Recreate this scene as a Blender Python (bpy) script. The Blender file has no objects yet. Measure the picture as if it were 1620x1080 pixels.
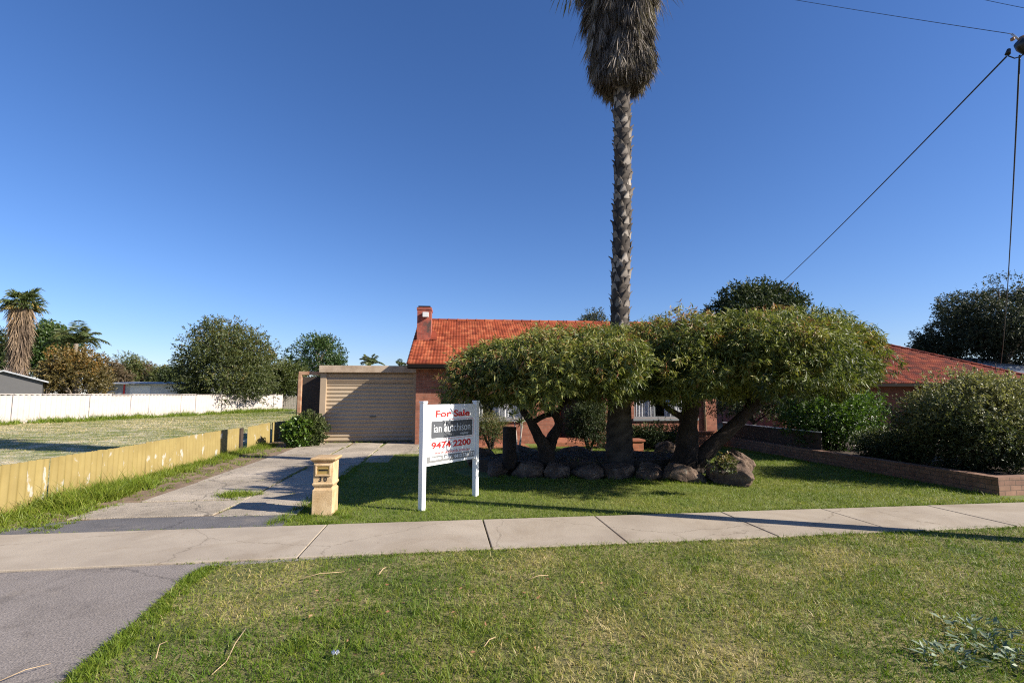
import bpy, bmesh, math, random
import numpy as np
from mathutils import Vector, Matrix, noise as mnoise

# ------------------------------------------------------------------ camera, light, exposure
SC = bpy.context.scene
COL = SC.collection
R = math.radians
PITCH = R(6.06)
EYE = 1.6
cam_data = bpy.data.cameras.new('camera')
cam_data.sensor_width = 36.0
cam_data.lens = 17.78
cam_data.clip_start = 0.05
cam_data.clip_end = 1500
cam = bpy.data.objects.new('camera', cam_data)
COL.objects.link(cam)
cam.location = (0, 0, EYE)
cam.rotation_euler = (R(90) + PITCH, 0, 0)
SC.camera = cam

SUN_EL, SUN_PHI = 29.0, 17.5            # sun stands to the right, a little behind the camera
tosun = Vector((math.cos(R(SUN_EL)) * math.cos(R(SUN_PHI)), -math.cos(R(SUN_EL)) * math.sin(R(SUN_PHI)), math.sin(R(SUN_EL))))
world = bpy.data.worlds.new("World")
SC.world = world
world.use_nodes = True
wn = world.node_tree
bg = wn.nodes['Background']
sky = wn.nodes.new('ShaderNodeTexSky')
sky.sky_type = 'NISHITA'
sky.sun_disc = False
sky.sun_elevation = R(SUN_EL)
sky.sun_rotation = R(90 + SUN_PHI)
sky.altitude = 0
sky.air_density = 1.0
sky.dust_density = 0.3
sky.ozone_density = 4.0
hs = wn.nodes.new('ShaderNodeHueSaturation')
hs.inputs['Saturation'].default_value = 1.14
wn.links.new(sky.outputs[0], hs.inputs['Color'])
wb = wn.nodes.new('ShaderNodeMix')
wb.data_type = 'RGBA'
wb.blend_type = 'MULTIPLY'
wb.inputs[0].default_value = 1.0
wb.inputs[7].default_value = (0.97, 0.95, 1.16, 1)      # white balance of the sky
wn.links.new(hs.outputs[0], wb.inputs[6])
wn.links.new(wb.outputs[2], bg.inputs[0])
bg.inputs[1].default_value = 0.069
sun_data = bpy.data.lights.new('sun', 'SUN')
sun_data.energy = 5.0
sun_data.angle = R(0.5)
sun_data.color = (1.0, 0.93, 0.82)
sun = bpy.data.objects.new('sun', sun_data)
COL.objects.link(sun)
sun.rotation_euler = tosun.to_track_quat('Z', 'Y').to_euler()
SC.view_settings.view_transform = 'Standard'
SC.view_settings.look = 'None'
SC.view_settings.gamma = 1.0
SC.view_settings.exposure = 1.0
SC.cycles.use_denoising = False
SC.cycles.filter_width = 1.15
SC.cycles.max_bounces = 6
SC.cycles.diffuse_bounces = 3
SC.cycles.glossy_bounces = 2
SC.cycles.transmission_bounces = 4
SC.cycles.transparent_max_bounces = 8

rng = np.random.default_rng(7)
random.seed(7)
ROT = R(7.5)                              # the street runs 7.5 degrees off the picture plane
CR, SR = math.cos(ROT), math.sin(ROT)


def uv(u, v, z=0.0):
    """street coordinates (u along the street, v away from it) to world"""
    return Vector((u * CR - v * SR, u * SR + v * CR, z))


def ray(px, py):
    a, b = (px - 810) / 800.0, (540 - py) / 800.0
    return Vector((a, math.cos(PITCH) - b * math.sin(PITCH), math.sin(PITCH) + b * math.cos(PITCH)))


def at(px, py, Y):
    d = ray(px, py)
    return Vector((0, 0, EYE)) + d * (Y / d.y)


def gp(px, py, z=0.0):
    d = ray(px, py)
    return Vector((0, 0, EYE)) + d * ((z - EYE) / d.z)


# ------------------------------------------------------------------ object helpers
def tag(o, label=None, cat=None, group=None, kind=None):
    if label: o['label'] = label
    if cat: o['category'] = cat
    if group: o['group'] = group
    if kind: o['kind'] = kind
    return o


def link(name, me, parent=None):
    o = bpy.data.objects.new(name, me)
    COL.objects.link(o)
    if parent is not None:
        o.parent = parent
    return o


def empty(name, loc, rz=0.0, label=None, cat=None, group=None):
    o = bpy.data.objects.new(name, None)
    COL.objects.link(o)
    o.location = loc
    o.rotation_euler = (0, 0, rz)
    return tag(o, label, cat, group)


def np_mesh(name, V, F, mat, parent=None, attrs=None, smooth=False):
    """V (n,3) float, F (m,k) int with constant k; attrs: {name: (n,) float per point}"""
    me = bpy.data.meshes.new(name)
    V = np.ascontiguousarray(V, dtype=np.float32)
    F = np.ascontiguousarray(F, dtype=np.int32)
    m, k = F.shape
    me.vertices.add(len(V))
    me.vertices.foreach_set('co', V.ravel())
    me.loops.add(m * k)
    me.loops.foreach_set('vertex_index', F.ravel())
    me.polygons.add(m)
    me.polygons.foreach_set('loop_start', np.arange(0, m * k, k, dtype=np.int32))
    me.polygons.foreach_set('loop_total', np.full(m, k, dtype=np.int32))
    if smooth:
        me.polygons.foreach_set('use_smooth', np.ones(m, dtype=bool))
    for an, av in (attrs or {}).items():
        a = me.attributes.new(an, 'FLOAT', 'POINT')
        a.data.foreach_set('value', np.ascontiguousarray(av, dtype=np.float32))
    me.update(calc_edges=True)
    me.materials.append(mat)
    return link(name, me, parent)


class MB:
    """collects shapes and links them as ONE mesh object"""
    def __init__(self):
        self.v, self.f, self.s = [], [], []

    def add(self, vs, fs, smooth=False):
        n = len(self.v)
        self.v += [tuple(p) for p in vs]
        self.f += [tuple(i + n for i in f) for f in fs]
        self.s += [smooth] * len(fs)
        return self

    def box(self, x0, x1, y0, y1, z0, z1, M=None):
        vs = [Vector(p) for p in ((x0, y0, z0), (x1, y0, z0), (x1, y1, z0), (x0, y1, z0), (x0, y0, z1), (x1, y0, z1), (x1, y1, z1), (x0, y1, z1))]
        if M is not None:
            vs = [M @ p for p in vs]
        return self.add(vs, [(3, 2, 1, 0), (4, 5, 6, 7), (0, 1, 5, 4), (1, 2, 6, 5), (2, 3, 7, 6), (3, 0, 4, 7)])

    def loft(self, rings, cap=True, smooth=False):
        """rings: list of closed rings with equal count"""
        n = len(rings[0])
        vs = [p for r in rings for p in r]
        fs = []
        for i in range(len(rings) - 1):
            for j in range(n):
                k = (j + 1) % n
                fs.append((i * n + j, i * n + k, (i + 1) * n + k, (i + 1) * n + j))
        self.add(vs, fs, smooth)
        if cap:
            b = len(self.v) - len(vs)
            self.f.append(tuple(b + j for j in reversed(range(n)))); self.s.append(False)
            b2 = b + (len(rings) - 1) * n
            self.f.append(tuple(b2 + j for j in range(n))); self.s.append(False)
        return self

    def tube(self, pts, rad, n=8, jitter=0.0, cap=True):
        pts = [Vector(p) for p in pts]
        if not hasattr(rad, '__len__'):
            rad = [rad] * len(pts)
        rings = []
        t0 = (pts[1] - pts[0]).normalized()
        x = t0.cross(Vector((0.13, 0.97, 0.21))).normalized()
        for i, p in enumerate(pts):
            t = ((pts[min(i + 1, len(pts) - 1)] - pts[max(i - 1, 0)])).normalized()
            x = (x - t * x.dot(t)).normalized()
            y = t.cross(x)
            rings.append([p + (x * math.cos(a) + y * math.sin(a)) * rad[i] * (1 + jitter * (random.random() - .5))
                          for a in (2 * math.pi * j / n for j in range(n))])
        return self.loft(rings, cap, True)

    def lathe(self, cx, cy, prof, n=16):
        rings = [[Vector((cx + r * math.cos(2 * math.pi * j / n), cy + r * math.sin(2 * math.pi * j / n), z)) for j in range(n)] for r, z in prof]
        return self.loft(rings, True, True)

    def prism(self, poly, z0, z1):
        n = len(poly)
        a = sum(poly[i][0] * poly[(i + 1) % n][1] - poly[(i + 1) % n][0] * poly[i][1] for i in range(n))
        if a < 0:
            poly = list(reversed(poly))
        return self.loft([[Vector((p[0], p[1], z)) for p in poly] for z in (z0, z1)])

    def build(self, name, mat, parent=None, bevel=0.0):
        me = bpy.data.meshes.new(name)
        me.from_pydata([tuple(p) for p in self.v], [], self.f)
        me.polygons.foreach_set('use_smooth', self.s)
        me.materials.append(mat)
        me.update()
        o = link(name, me, parent)
        if bevel:
            b = o.modifiers.new('bevel', 'BEVEL')
            b.width = bevel
            b.segments = 2
            b.limit_method = 'ANGLE'
        return o


def smooth_path(ctrl, n=6):
    """Catmull-Rom through (x,y,z,r) controls"""
    C = np.array(ctrl, float)
    P = np.vstack([2 * C[0] - C[1], C, 2 * C[-1] - C[-2]])
    out = []
    for i in range(1, len(P) - 2):
        for t in np.linspace(0, 1, n, endpoint=False):
            a, b, c, d = P[i - 1], P[i], P[i + 1], P[i + 2]
            out.append(.5 * ((2 * b) + (c - a) * t + (2 * a - 5 * b + 4 * c - d) * t * t + (3 * b - a - 3 * c + d) * t ** 3))
    out.append(C[-1])
    out = np.array(out)
    return [Vector(p[:3]) for p in out], [max(.003, p[3]) for p in out]


# ------------------------------------------------------------------ materials
def nt(name):
    m = bpy.data.materials.new(name)
    m.use_nodes = True
    t = m.node_tree
    b = t.nodes['Principled BSDF']
    return m, t, b


def ramp(t, stops, interp='LINEAR'):
    r = t.nodes.new('ShaderNodeValToRGB')
    r.color_ramp.interpolation = interp
    e = r.color_ramp.elements
    while len(e) > 1:
        e.remove(e[-1])
    for i, (p, c) in enumerate(stops):
        el = e[0] if i == 0 else e.new(p)
        el.position = p
        el.color = (c[0], c[1], c[2], 1)
    return r


def noise_node(t, scale, detail=4, rough=.55, vec=None, coord='Object', dist=0.0):
    if vec is None:
        tc = t.nodes.new('ShaderNodeTexCoord')
        vec = tc.outputs[coord]
    n = t.nodes.new('ShaderNodeTexNoise')
    n.inputs['Scale'].default_value = scale
    n.inputs['Detail'].default_value = detail
    n.inputs['Roughness'].default_value = rough
    n.inputs['Distortion'].default_value = dist
    t.links.new(vec, n.inputs['Vector'])
    return n


def bump(t, b, src, strength=.3, dist=.01, prev=None):
    n = t.nodes.new('ShaderNodeBump')
    n.inputs['Strength'].default_value = strength
    n.inputs['Distance'].default_value = dist
    t.links.new(src, n.inputs['Height'])
    if prev is not None:
        t.links.new(prev.outputs[0], n.inputs['Normal'])
    t.links.new(n.outputs[0], b.inputs['Normal'])
    return n


def mixc(t, fac, a, b, mode='MIX'):
    m = t.nodes.new('ShaderNodeMix')
    m.data_type = 'RGBA'
    m.blend_type = mode
    if hasattr(fac, 'is_linked'):
        t.links.new(fac, m.inputs[0])
    else:
        m.inputs[0].default_value = fac
    for k, s in ((6, a), (7, b)):
        if hasattr(s, 'is_linked'):
            t.links.new(s, m.inputs[k])
        else:
            m.inputs[k].default_value = (s[0], s[1], s[2], 1)
    return m.outputs[2]


def surf(name, c0, c1, scale=3.0, rough=.8, bstr=.2, bscale=None, bdist=.01, detail=5, lo=.3, hi=.7, fine=0.0, metal=0.0, spec=.5):
    """two-tone noisy surface"""
    m, t, b = nt(name)
    n = noise_node(t, scale, detail)
    r = ramp(t, [(lo, c0), (hi, c1)])
    t.links.new(n.outputs[0], r.inputs[0])
    out = r.outputs[0]
    if fine:
        n2 = noise_node(t, bscale or scale * 12, 3)
        r2 = ramp(t, [(.3, (1 - fine,) * 3), (.7, (1 + fine,) * 3)])
        t.links.new(n2.outputs[0], r2.inputs[0])
        out = mixc(t, 1.0, out, r2.outputs[0], 'MULTIPLY')
    t.links.new(out, b.inputs['Base Color'])
    b.inputs['Roughness'].default_value = rough
    b.inputs['Metallic'].default_value = metal
    b.inputs['Specular IOR Level'].default_value = spec
    if bstr:
        n3 = noise_node(t, bscale or scale * 8, 6, .7)
        bump(t, b, n3.outputs[0], bstr, bdist)
    return m


def leaf_mat(name, stops, rough=.4, trans=.3, spec=.5):
    m, t, b = nt(name)
    a = t.nodes.new('ShaderNodeAttribute')
    a.attribute_name = 'tint'
    r = ramp(t, stops)
    t.links.new(a.outputs['Fac'], r.inputs[0])
    t.links.new(r.outputs[0], b.inputs['Base Color'])
    b.inputs['Roughness'].default_value = rough
    b.inputs['Specular IOR Level'].default_value = spec
    tr = t.nodes.new('ShaderNodeBsdfTranslucent')
    tc = mixc(t, 1.0, r.outputs[0], (1.15, 1.25, .6), 'MULTIPLY')
    t.links.new(tc, tr.inputs[0])
    mx = t.nodes.new('ShaderNodeMixShader')
    mx.inputs[0].default_value = trans
    t.links.new(b.outputs[0], mx.inputs[1])
    t.links.new(tr.outputs[0], mx.inputs[2])
    t.links.new(mx.outputs[0], t.nodes['Material Output'].inputs[0])
    return m


def brick_mat(name, ca, cb, mortar, bw=.23, bh=.076, ms=.010, dark=None):
    m, t, b = nt(name)
    tc = t.nodes.new('ShaderNodeTexCoord')
    sx = t.nodes.new('ShaderNodeSeparateXYZ')
    t.links.new(tc.outputs['Object'], sx.inputs[0])
    ad = t.nodes.new('ShaderNodeMath')
    t.links.new(sx.outputs[0], ad.inputs[0]); t.links.new(sx.outputs[1], ad.inputs[1])
    cx = t.nodes.new('ShaderNodeCombineXYZ')
    t.links.new(ad.outputs[0], cx.inputs[0]); t.links.new(sx.outputs[2], cx.inputs[1])
    br = t.nodes.new('ShaderNodeTexBrick')
    br.inputs['Scale'].default_value = 1
    br.inputs['Brick Width'].default_value = bw + ms
    br.inputs['Row Height'].default_value = bh + ms
    br.inputs['Mortar Size'].default_value = ms * .5
    br.inputs['Mortar Smooth'].default_value = .2
    br.inputs['Bias'].default_value = 0
    br.inputs['Color1'].default_value = (*ca, 1)
    br.inputs['Color2'].default_value = (*cb, 1)
    br.inputs['Mortar'].default_value = (*mortar, 1)
    t.links.new(cx.outputs[0], br.inputs[0])
    n = noise_node(t, 6, 6)
    r = ramp(t, [(.3, (.72,) * 3), (.7, (1.2,) * 3)])
    t.links.new(n.outputs[0], r.inputs[0])
    out = mixc(t, 1, br.outputs[0], r.outputs[0], 'MULTIPLY')
    if dark:
        n2 = noise_node(t, 1.7, 5, .6)
        r2 = ramp(t, [(.52, (0, 0, 0)), (.62, (1, 1, 1))])
        t.links.new(n2.outputs[0], r2.inputs[0])
        out = mixc(t, r2.outputs[0], out, dark)
    t.links.new(out, b.inputs['Base Color'])
    b.inputs['Roughness'].default_value = .9
    inv = t.nodes.new('ShaderNodeMath'); inv.operation = 'SUBTRACT'
    inv.inputs[0].default_value = 1
    t.links.new(br.outputs['Fac'], inv.inputs[1])
    p = bump(t, b, inv.outputs[0], .6, .008)
    n3 = noise_node(t, 60, 4)
    bump(t, b, n3.outputs[0], .25, .005, p)
    return m


def tile_mat(name, stops, dirt):
    """roof tiles: one tone per tile, read from the mesh's per-point tile attribute"""
    m, t, b = nt(name)
    a = t.nodes.new('ShaderNodeAttribute')
    a.attribute_name = 'tint'
    r = ramp(t, stops)
    t.links.new(a.outputs['Fac'], r.inputs[0])
    n = noise_node(t, 2.2, 6, .65)
    r2 = ramp(t, [(.40, (1, 1, 1)), (.68, dirt)])
    t.links.new(n.outputs[0], r2.inputs[0])
    out = mixc(t, .8, r.outputs[0], r2.outputs[0], 'MULTIPLY')
    n4 = noise_node(t, 11, 4, .7)                                  # lichen freckles
    r4 = ramp(t, [(.60, (0, 0, 0)), (.68, (1, 1, 1))])
    t.links.new(n4.outputs[0], r4.inputs[0])
    f4 = t.nodes.new('ShaderNodeMath'); f4.operation = 'MULTIPLY'; f4.inputs[1].default_value = .55
    t.links.new(r4.outputs[0], f4.inputs[0])
    out = mixc(t, f4.outputs[0], out, (.09, .07, .05))
    t.links.new(out, b.inputs['Base Color'])
    b.inputs['Roughness'].default_value = .8
    b.inputs['Specular IOR Level'].default_value = .25
    n3 = noise_node(t, 40, 4)
    bump(t, b, n3.outputs[0], .2, .005)
    return m


def flat_mat(name, c, rough=.5, metal=0.0, spec=.5):
    return surf(name, tuple(x * .9 for x in c), tuple(min(1, x * 1.06) for x in c), 4, rough, .05, 60, .002, metal=metal, spec=spec)


M = {}
M['concrete'] = surf('path_concrete', (.265, .205, .152), (.36, .29, .222), 1.1, .9, .35, 130, .004, fine=.09)
M['slab'] = surf('old_slab_concrete', (.185, .155, .122), (.41, .345, .275), 1.9, .95, .6, 50, .01, fine=.25, lo=.32, hi=.6, detail=8)
M['asphalt'] = surf('worn_asphalt', (.175, .148, .128), (.25, .215, .19), .8, .95, .9, 75, .010, fine=.45)
M['asphalt_dark'] = surf('apron_asphalt', (.085, .08, .08), (.14, .13, .128), 1.5, .95, .9, 75, .010, fine=.45)
M['soil'] = surf('bare_soil', (.12, .078, .045), (.26, .18, .11), 2.4, 1, .6, 30, .02, fine=.2)
M['garden_soil'] = surf('garden_soil', (.035, .024, .016), (.09, .06, .038), 2.4, 1, .6, 30, .03, fine=.2)
M['lawn_base'] = surf('lawn_ground', (.085, .115, .014), (.16, .17, .035), 1.3, 1, .5, 40, .02, fine=.3)
M['verge_base'] = surf('verge_ground', (.085, .10, .016), (.26, .21, .085), 1.6, 1, .8, 22, .04, fine=.55, detail=8, lo=.36, hi=.64)
M['field'] = surf('far_ground', (.08, .09, .03), (.17, .14, .07), .3, 1, .3, 4, .05, fine=.2)
M['dry_lot'] = surf('dry_lot_ground', (.15, .18, .05), (.50, .43, .29), 1.1, 1, .8, 7, .08, fine=.4, lo=.42, hi=.62, detail=8)
M['brick_house'] = brick_mat('salmon_brick', (.31, .12, .07), (.23, .08, .046), (.25, .16, .115))
M['brick_chimney'] = brick_mat('chimney_brick', (.36, .085, .05), (.25, .06, .04), (.22, .13, .1), dark=(.07, .05, .04))
M['brick_dark'] = brick_mat('dark_red_brick', (.19, .06, .038), (.13, .045, .03), (.16, .10, .08))
M['brick_wall'] = brick_mat('block_wall_brick', (.27, .15, .095), (.20, .105, .068), (.09, .065, .045), bw=.2, bh=.07)
M['paver'] = brick_mat('terracotta_paving', (.36, .125, .06), (.27, .09, .045), (.22, .12, .08))
M['tile'] = tile_mat('orange_roof_tile', [(0, (.21, .042, .018)), (.5, (.33, .072, .028)), (1, (.42, .125, .055))], (.4, .3, .25))
M['tile_dark'] = tile_mat('dark_red_roof_tile', [(0, (.075, .010, .006)), (.5, (.19, .026, .010)), (1, (.27, .055, .02))], (.45, .4, .38))
M['gutter'] = flat_mat('dark_brown_gutter', (.008, .005, .004), .75, spec=.15)
M['soffit'] = flat_mat('soffit_board', (.28, .24, .2), .8)
M['cream_metal'] = surf('cream_steel', (.33, .245, .16), (.385, .285, .19), 2, .5, .05, 60, .002)
M['cream_door'] = surf('cream_roller_steel', (.35, .265, .175), (.40, .31, .21), 1.2, .45, .04, 60, .002)
M['weathered_timber'] = surf('weathered_beam', (.27, .19, .125), (.46, .36, .26), 3, .85, .4, 30, .006, fine=.15)
M['rust'] = surf('rusty_steel', (.25, .10, .05), (.44, .28, .17), 6, .8, .3, 40, .004)
M['white_paint'] = surf('white_paint', (.76, .76, .75), (.82, .82, .81), 2, .35, .02, 50, .001)
M['offwhite'] = flat_mat('offwhite_box', (.62, .62, .6), .5)
M['grey_print'] = flat_mat('charcoal_print', (.085, .09, .10), .4)
M['grey_band'] = flat_mat('grey_print', (.20, .20, .20), .4)
M['red_print'] = flat_mat('red_print', (.62, .030, .028), .4)
M['white_print'] = flat_mat('white_print', (.80, .80, .80), .4)
M['black_paint'] = flat_mat('black_paint', (.015, .015, .016), .4)
M['limestone'] = surf('cast_limestone', (.38, .24, .105), (.62, .455, .27), 5, .9, .4, 60, .008, fine=.15, detail=8)
M['brass'] = surf('brass_plate', (.52, .34, .10), (.66, .46, .16), 6, .35, .1, 40, .002, metal=.7)
M['slot_dark'] = flat_mat('slot_shadow_gap', (.02, .015, .01), .8)
def clear_glass():
    m, t, b = nt('window_glass')
    tr = t.nodes.new('ShaderNodeBsdfTransparent'); gl = t.nodes.new('ShaderNodeBsdfGlossy')
    gl.inputs['Roughness'].default_value = .03
    mx = t.nodes.new('ShaderNodeMixShader'); mx.inputs[0].default_value = .10
    t.links.new(tr.outputs[0], mx.inputs[1]); t.links.new(gl.outputs[0], mx.inputs[2])
    t.links.new(mx.outputs[0], t.nodes['Material Output'].inputs[0])
    return m


M['glass'] = clear_glass()
M['curtain'] = surf('net_curtain', (.55, .55, .56), (.70, .70, .71), 1, .8, .1, 20, .01)
M['frame'] = flat_mat('window_frame', (.19, .20, .20), .5)
M['timber_dark'] = surf('dark_timber', (.030, .020, .014), (.07, .045, .03), 4, .8, .5, 25, .006)
M['door_dark'] = flat_mat('dark_door', (.02, .013, .010), .5)
M['rock'] = surf('granite_boulder', (.085, .055, .038), (.31, .205, .145), 4, .9, .8, 22, .02, fine=.2)
M['bark'] = surf('dark_bark', (.014, .009, .006), (.045, .030, .021), 5, .95, .8, 30, .02, fine=.2)
M['bark_grey'] = surf('grey_bark', (.10, .08, .06), (.22, .18, .14), 3, .95, .6, 20, .02)
M['shed_dark'] = flat_mat('dark_grey_shed', (.075, .073, .072), .6)
M['zinc'] = surf('zinc_sheet', (.27, .28, .29), (.38, .39, .40), 1.5, .8, .05, 40, .002)
M['shed_pale'] = surf('pale_shed_sheet', (.46, .47, .48), (.66, .67, .68), .8, .6, .05, 40, .002)
M['wire'] = flat_mat('black_cable', (.012, .012, .013), .5)
M['galv'] = surf('galvanised_steel', (.34, .34, .35), (.5, .5, .5), 5, .4, .1, 40, .002, metal=.6)
M['porcelain'] = flat_mat('insulator_porcelain', (.26, .13, .05), .2)
M['pole_timber'] = surf('pole_timber', (.12, .09, .065), (.24, .19, .15), 3, .9, .5, 25, .01)
M['stick'] = surf('dry_twig', (.34, .23, .12), (.52, .38, .22), 9, .9, .2, 60, .003)
M['litter'] = flat_mat('white_litter', (.72, .72, .72), .7)
M['picket'] = surf('grey_picket', (.30, .26, .22), (.48, .43, .38), 5, .9, .2, 30, .004)
M['orange'] = flat_mat('orange_flower', (.75, .12, .02), .6)


def rock_mat():
    m, t, b = nt('granite_boulder')
    n = noise_node(t, 4, 8, .62)
    r = ramp(t, [(.3, (.045, .029, .02)), (.5, (.115, .075, .052)), (.72, (.25, .17, .12))])
    t.links.new(n.outputs[0], r.inputs[0])
    n2 = noise_node(t, 9, 5, .7)
    r2 = ramp(t, [(.60, (0, 0, 0)), (.66, (1, 1, 1))])
    t.links.new(n2.outputs[0], r2.inputs[0])
    f = t.nodes.new('ShaderNodeMath'); f.operation = 'MULTIPLY'; f.inputs[1].default_value = .6
    t.links.new(r2.outputs[0], f.inputs[0])
    out = mixc(t, f.outputs[0], r.outputs[0], (.22, .21, .17))      # lichen
    n3 = noise_node(t, 90, 2)
    r3 = ramp(t, [(.3, (.7,) * 3), (.7, (1.25,) * 3)])
    t.links.new(n3.outputs[0], r3.inputs[0])
    out = mixc(t, 1, out, r3.outputs[0], 'MULTIPLY')
    t.links.new(out, b.inputs['Base Color'])
    b.inputs['Roughness'].default_value = .95
    n4 = noise_node(t, 18, 8, .72)
    bump(t, b, n4.outputs[0], .9, .03)
    return m


def asphalt_mat(name, ca, cb, crack):
    m, t, b = nt(name)
    n = noise_node(t, .8, 6, .6)
    r = ramp(t, [(.3, ca), (.7, cb)])
    t.links.new(n.outputs[0], r.inputs[0])
    n2 = noise_node(t, 75, 3)
    r2 = ramp(t, [(.28, (.62,) * 3), (.5, (1,) * 3), (.72, (1.38,) * 3)])
    t.links.new(n2.outputs[0], r2.inputs[0])
    out = mixc(t, 1, r.outputs[0], r2.outputs[0], 'MULTIPLY')
    n3 = noise_node(t, 1.6, 7, .68, dist=.6)                        # oil and tyre stains
    r3 = ramp(t, [(.52, (1, 1, 1)), (.66, (.72, .71, .70))])
    t.links.new(n3.outputs[0], r3.inputs[0])
    out = mixc(t, 1, out, r3.outputs[0], 'MULTIPLY')
    n5 = noise_node(t, 2.6, 6, .7)                                  # sand worn into the surface
    r5 = ramp(t, [(.55, (0, 0, 0)), (.75, (.5, .5, .5))])
    t.links.new(n5.outputs[0], r5.inputs[0])
    out = mixc(t, r5.outputs[0], out, (.30, .25, .20))
    tc = t.nodes.new('ShaderNodeTexCoord')
    wob = noise_node(t, 2.2, 6, .7)
    wm = t.nodes.new('ShaderNodeMixRGB'); wm.inputs[0].default_value = .3
    t.links.new(tc.outputs['Object'], wm.inputs[1]); t.links.new(wob.outputs[1], wm.inputs[2])
    v = t.nodes.new('ShaderNodeTexVoronoi'); v.feature = 'DISTANCE_TO_EDGE'
    v.inputs['Scale'].default_value = .5
    t.links.new(wm.outputs[0], v.inputs['Vector'])
    r6 = ramp(t, [(0, (crack,) * 3), (.006, (1, 1, 1))])
    t.links.new(v.outputs['Distance'], r6.inputs[0])
    out = mixc(t, 1, out, r6.outputs[0], 'MULTIPLY')
    t.links.new(out, b.inputs['Base Color'])
    b.inputs['Roughness'].default_value = .95
    bump(t, b, n2.outputs[0], .9, .010)
    return m


M['rock'] = rock_mat()
M['asphalt'] = asphalt_mat('worn_asphalt', (.175, .148, .128), (.25, .215, .19), .55)
M['asphalt_dark'] = asphalt_mat('apron_asphalt', (.085, .08, .08), (.14, .13, .128), .5)
M['slab'] = asphalt_mat('old_slab_concrete', (.23, .19, .14), (.46, .385, .295), .35)
M['limestone_cap'] = surf('weathered_limestone_cap', (.30, .18, .08), (.52, .36, .19), 7, .92, .4, 60, .006, fine=.15)


def sheet_mat(name, base, base2, chip, chip_lo, chip_hi):
    m, t, b = nt(name)
    tc = t.nodes.new('ShaderNodeTexCoord')
    mp = t.nodes.new('ShaderNodeMapping')
    mp.inputs['Scale'].default_value = (1, 1, .35)
    t.links.new(tc.outputs['Object'], mp.inputs[0])
    n = noise_node(t, 2.2, 5, .6)
    r = ramp(t, [(.32, base), (.68, base2)])
    t.links.new(n.outputs[0], r.inputs[0])
    n2 = noise_node(t, 6.5, 6, .62, mp.outputs[0], dist=.4)
    r2 = ramp(t, [(chip_lo, (0, 0, 0)), (chip_hi, (1, 1, 1))])
    t.links.new(n2.outputs[0], r2.inputs[0])
    out = mixc(t, r2.outputs[0], r.outputs[0], chip)
    t.links.new(out, b.inputs['Base Color'])
    b.inputs['Roughness'].default_value = .8
    n3 = noise_node(t, 50, 5)
    bump(t, b, n3.outputs[0], .2, .004)
    return m


M['yellow_sheet'] = sheet_mat('flaking_yellow_paint', (.195, .142, .041), (.245, .185, .060), (.31, .285, .23), .60, .64)
M['white_sheet'] = sheet_mat('cream_fibre_sheet', (.36, .315, .28), (.42, .37, .335), (.27, .245, .22), .62, .78)

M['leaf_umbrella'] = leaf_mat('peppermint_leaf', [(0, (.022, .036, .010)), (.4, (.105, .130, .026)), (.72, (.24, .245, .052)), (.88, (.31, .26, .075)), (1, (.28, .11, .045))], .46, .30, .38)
M['leaf_shrub'] = leaf_mat('grey_green_leaf', [(0, (.018, .030, .010)), (.45, (.065, .085, .030)), (1, (.30, .28, .125))], .5, .25, .35)
M['leaf_olive'] = leaf_mat('olive_leaf', [(0, (.03, .038, .012)), (.5, (.075, .095, .022)), (.85, (.13, .13, .034)), (1, (.19, .12, .04))], .5, .25)
M['leaf_orange'] = leaf_mat('autumn_leaf', [(0, (.06, .05, .015)), (.5, (.125, .095, .026)), (.85, (.22, .13, .03)), (1, (.30, .14, .02))], .5, .25)
M['leaf_green'] = leaf_mat('mid_green_leaf', [(0, (.015, .035, .008)), (.5, (.045, .085, .016)), (1, (.105, .145, .03))], .45, .25)
M['leaf_dark'] = leaf_mat('dark_green_leaf', [(0, (.012, .022, .007)), (.6, (.034, .050, .014)), (1, (.08, .095, .026))], .55, .2, .3)
M['leaf_gum'] = leaf_mat('gum_leaf', [(0, (.012, .019, .010)), (.5, (.036, .046, .022)), (1, (.11, .11, .055))], .55, .2, .3)
M['leaf_yellow'] = leaf_mat('yellow_green_leaf', [(0, (.03, .045, .01)), (.5, (.075, .095, .018)), (1, (.15, .15, .03))], .5, .25)
M['leaf_brown'] = leaf_mat('rusty_leaf', [(0, (.05, .035, .018)), (.5, (.10, .072, .035)), (1, (.17, .11, .055))], .6, .2)
M['leaf_ivy'] = leaf_mat('creeper_leaf', [(0, (.02, .05, .008)), (.5, (.07, .13, .015)), (1, (.16, .23, .03))], .4, .3)
M['leaf_palm'] = leaf_mat('palm_frond', [(0, (.03, .05, .016)), (.5, (.08, .105, .03)), (.85, (.17, .16, .05)), (1, (.32, .21, .06))], .4, .25)
M['leaf_weed'] = leaf_mat('grey_weed_leaf', [(0, (.07, .11, .05)), (1, (.26, .31, .20))], .5, .2)
M['grass'] = leaf_mat('grass_blade', [(0, (.085, .15, .010)), (.4, (.18, .225, .024)), (.65, (.27, .265, .05)), (.85, (.42, .33, .13)), (1, (.55, .43, .22))], .5, .35, .3)
M['grass_dry'] = leaf_mat('dry_grass_blade', [(0, (.09, .13, .02)), (.35, (.24, .23, .06)), (.7, (.45, .36, .19)), (1, (.60, .50, .33))], .6, .25, .3)
M['frond_dead'] = leaf_mat('dead_frond', [(0, (.05, .041, .034)), (.5, (.16, .135, .115)), (1, (.38, .33, .28))], .8, .12, .2)
M['frond_tan'] = leaf_mat('tan_dead_frond', [(0, (.10, .07, .05)), (.5, (.20, .145, .10)), (1, (.36, .25, .15))], .8, .15, .2)
M['palm_trunk'] = leaf_mat('palm_leaf_bases', [(0, (.026, .021, .018)), (.45, (.125, .105, .088)), (1, (.38, .335, .29))], .85, .0, .2)
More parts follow.
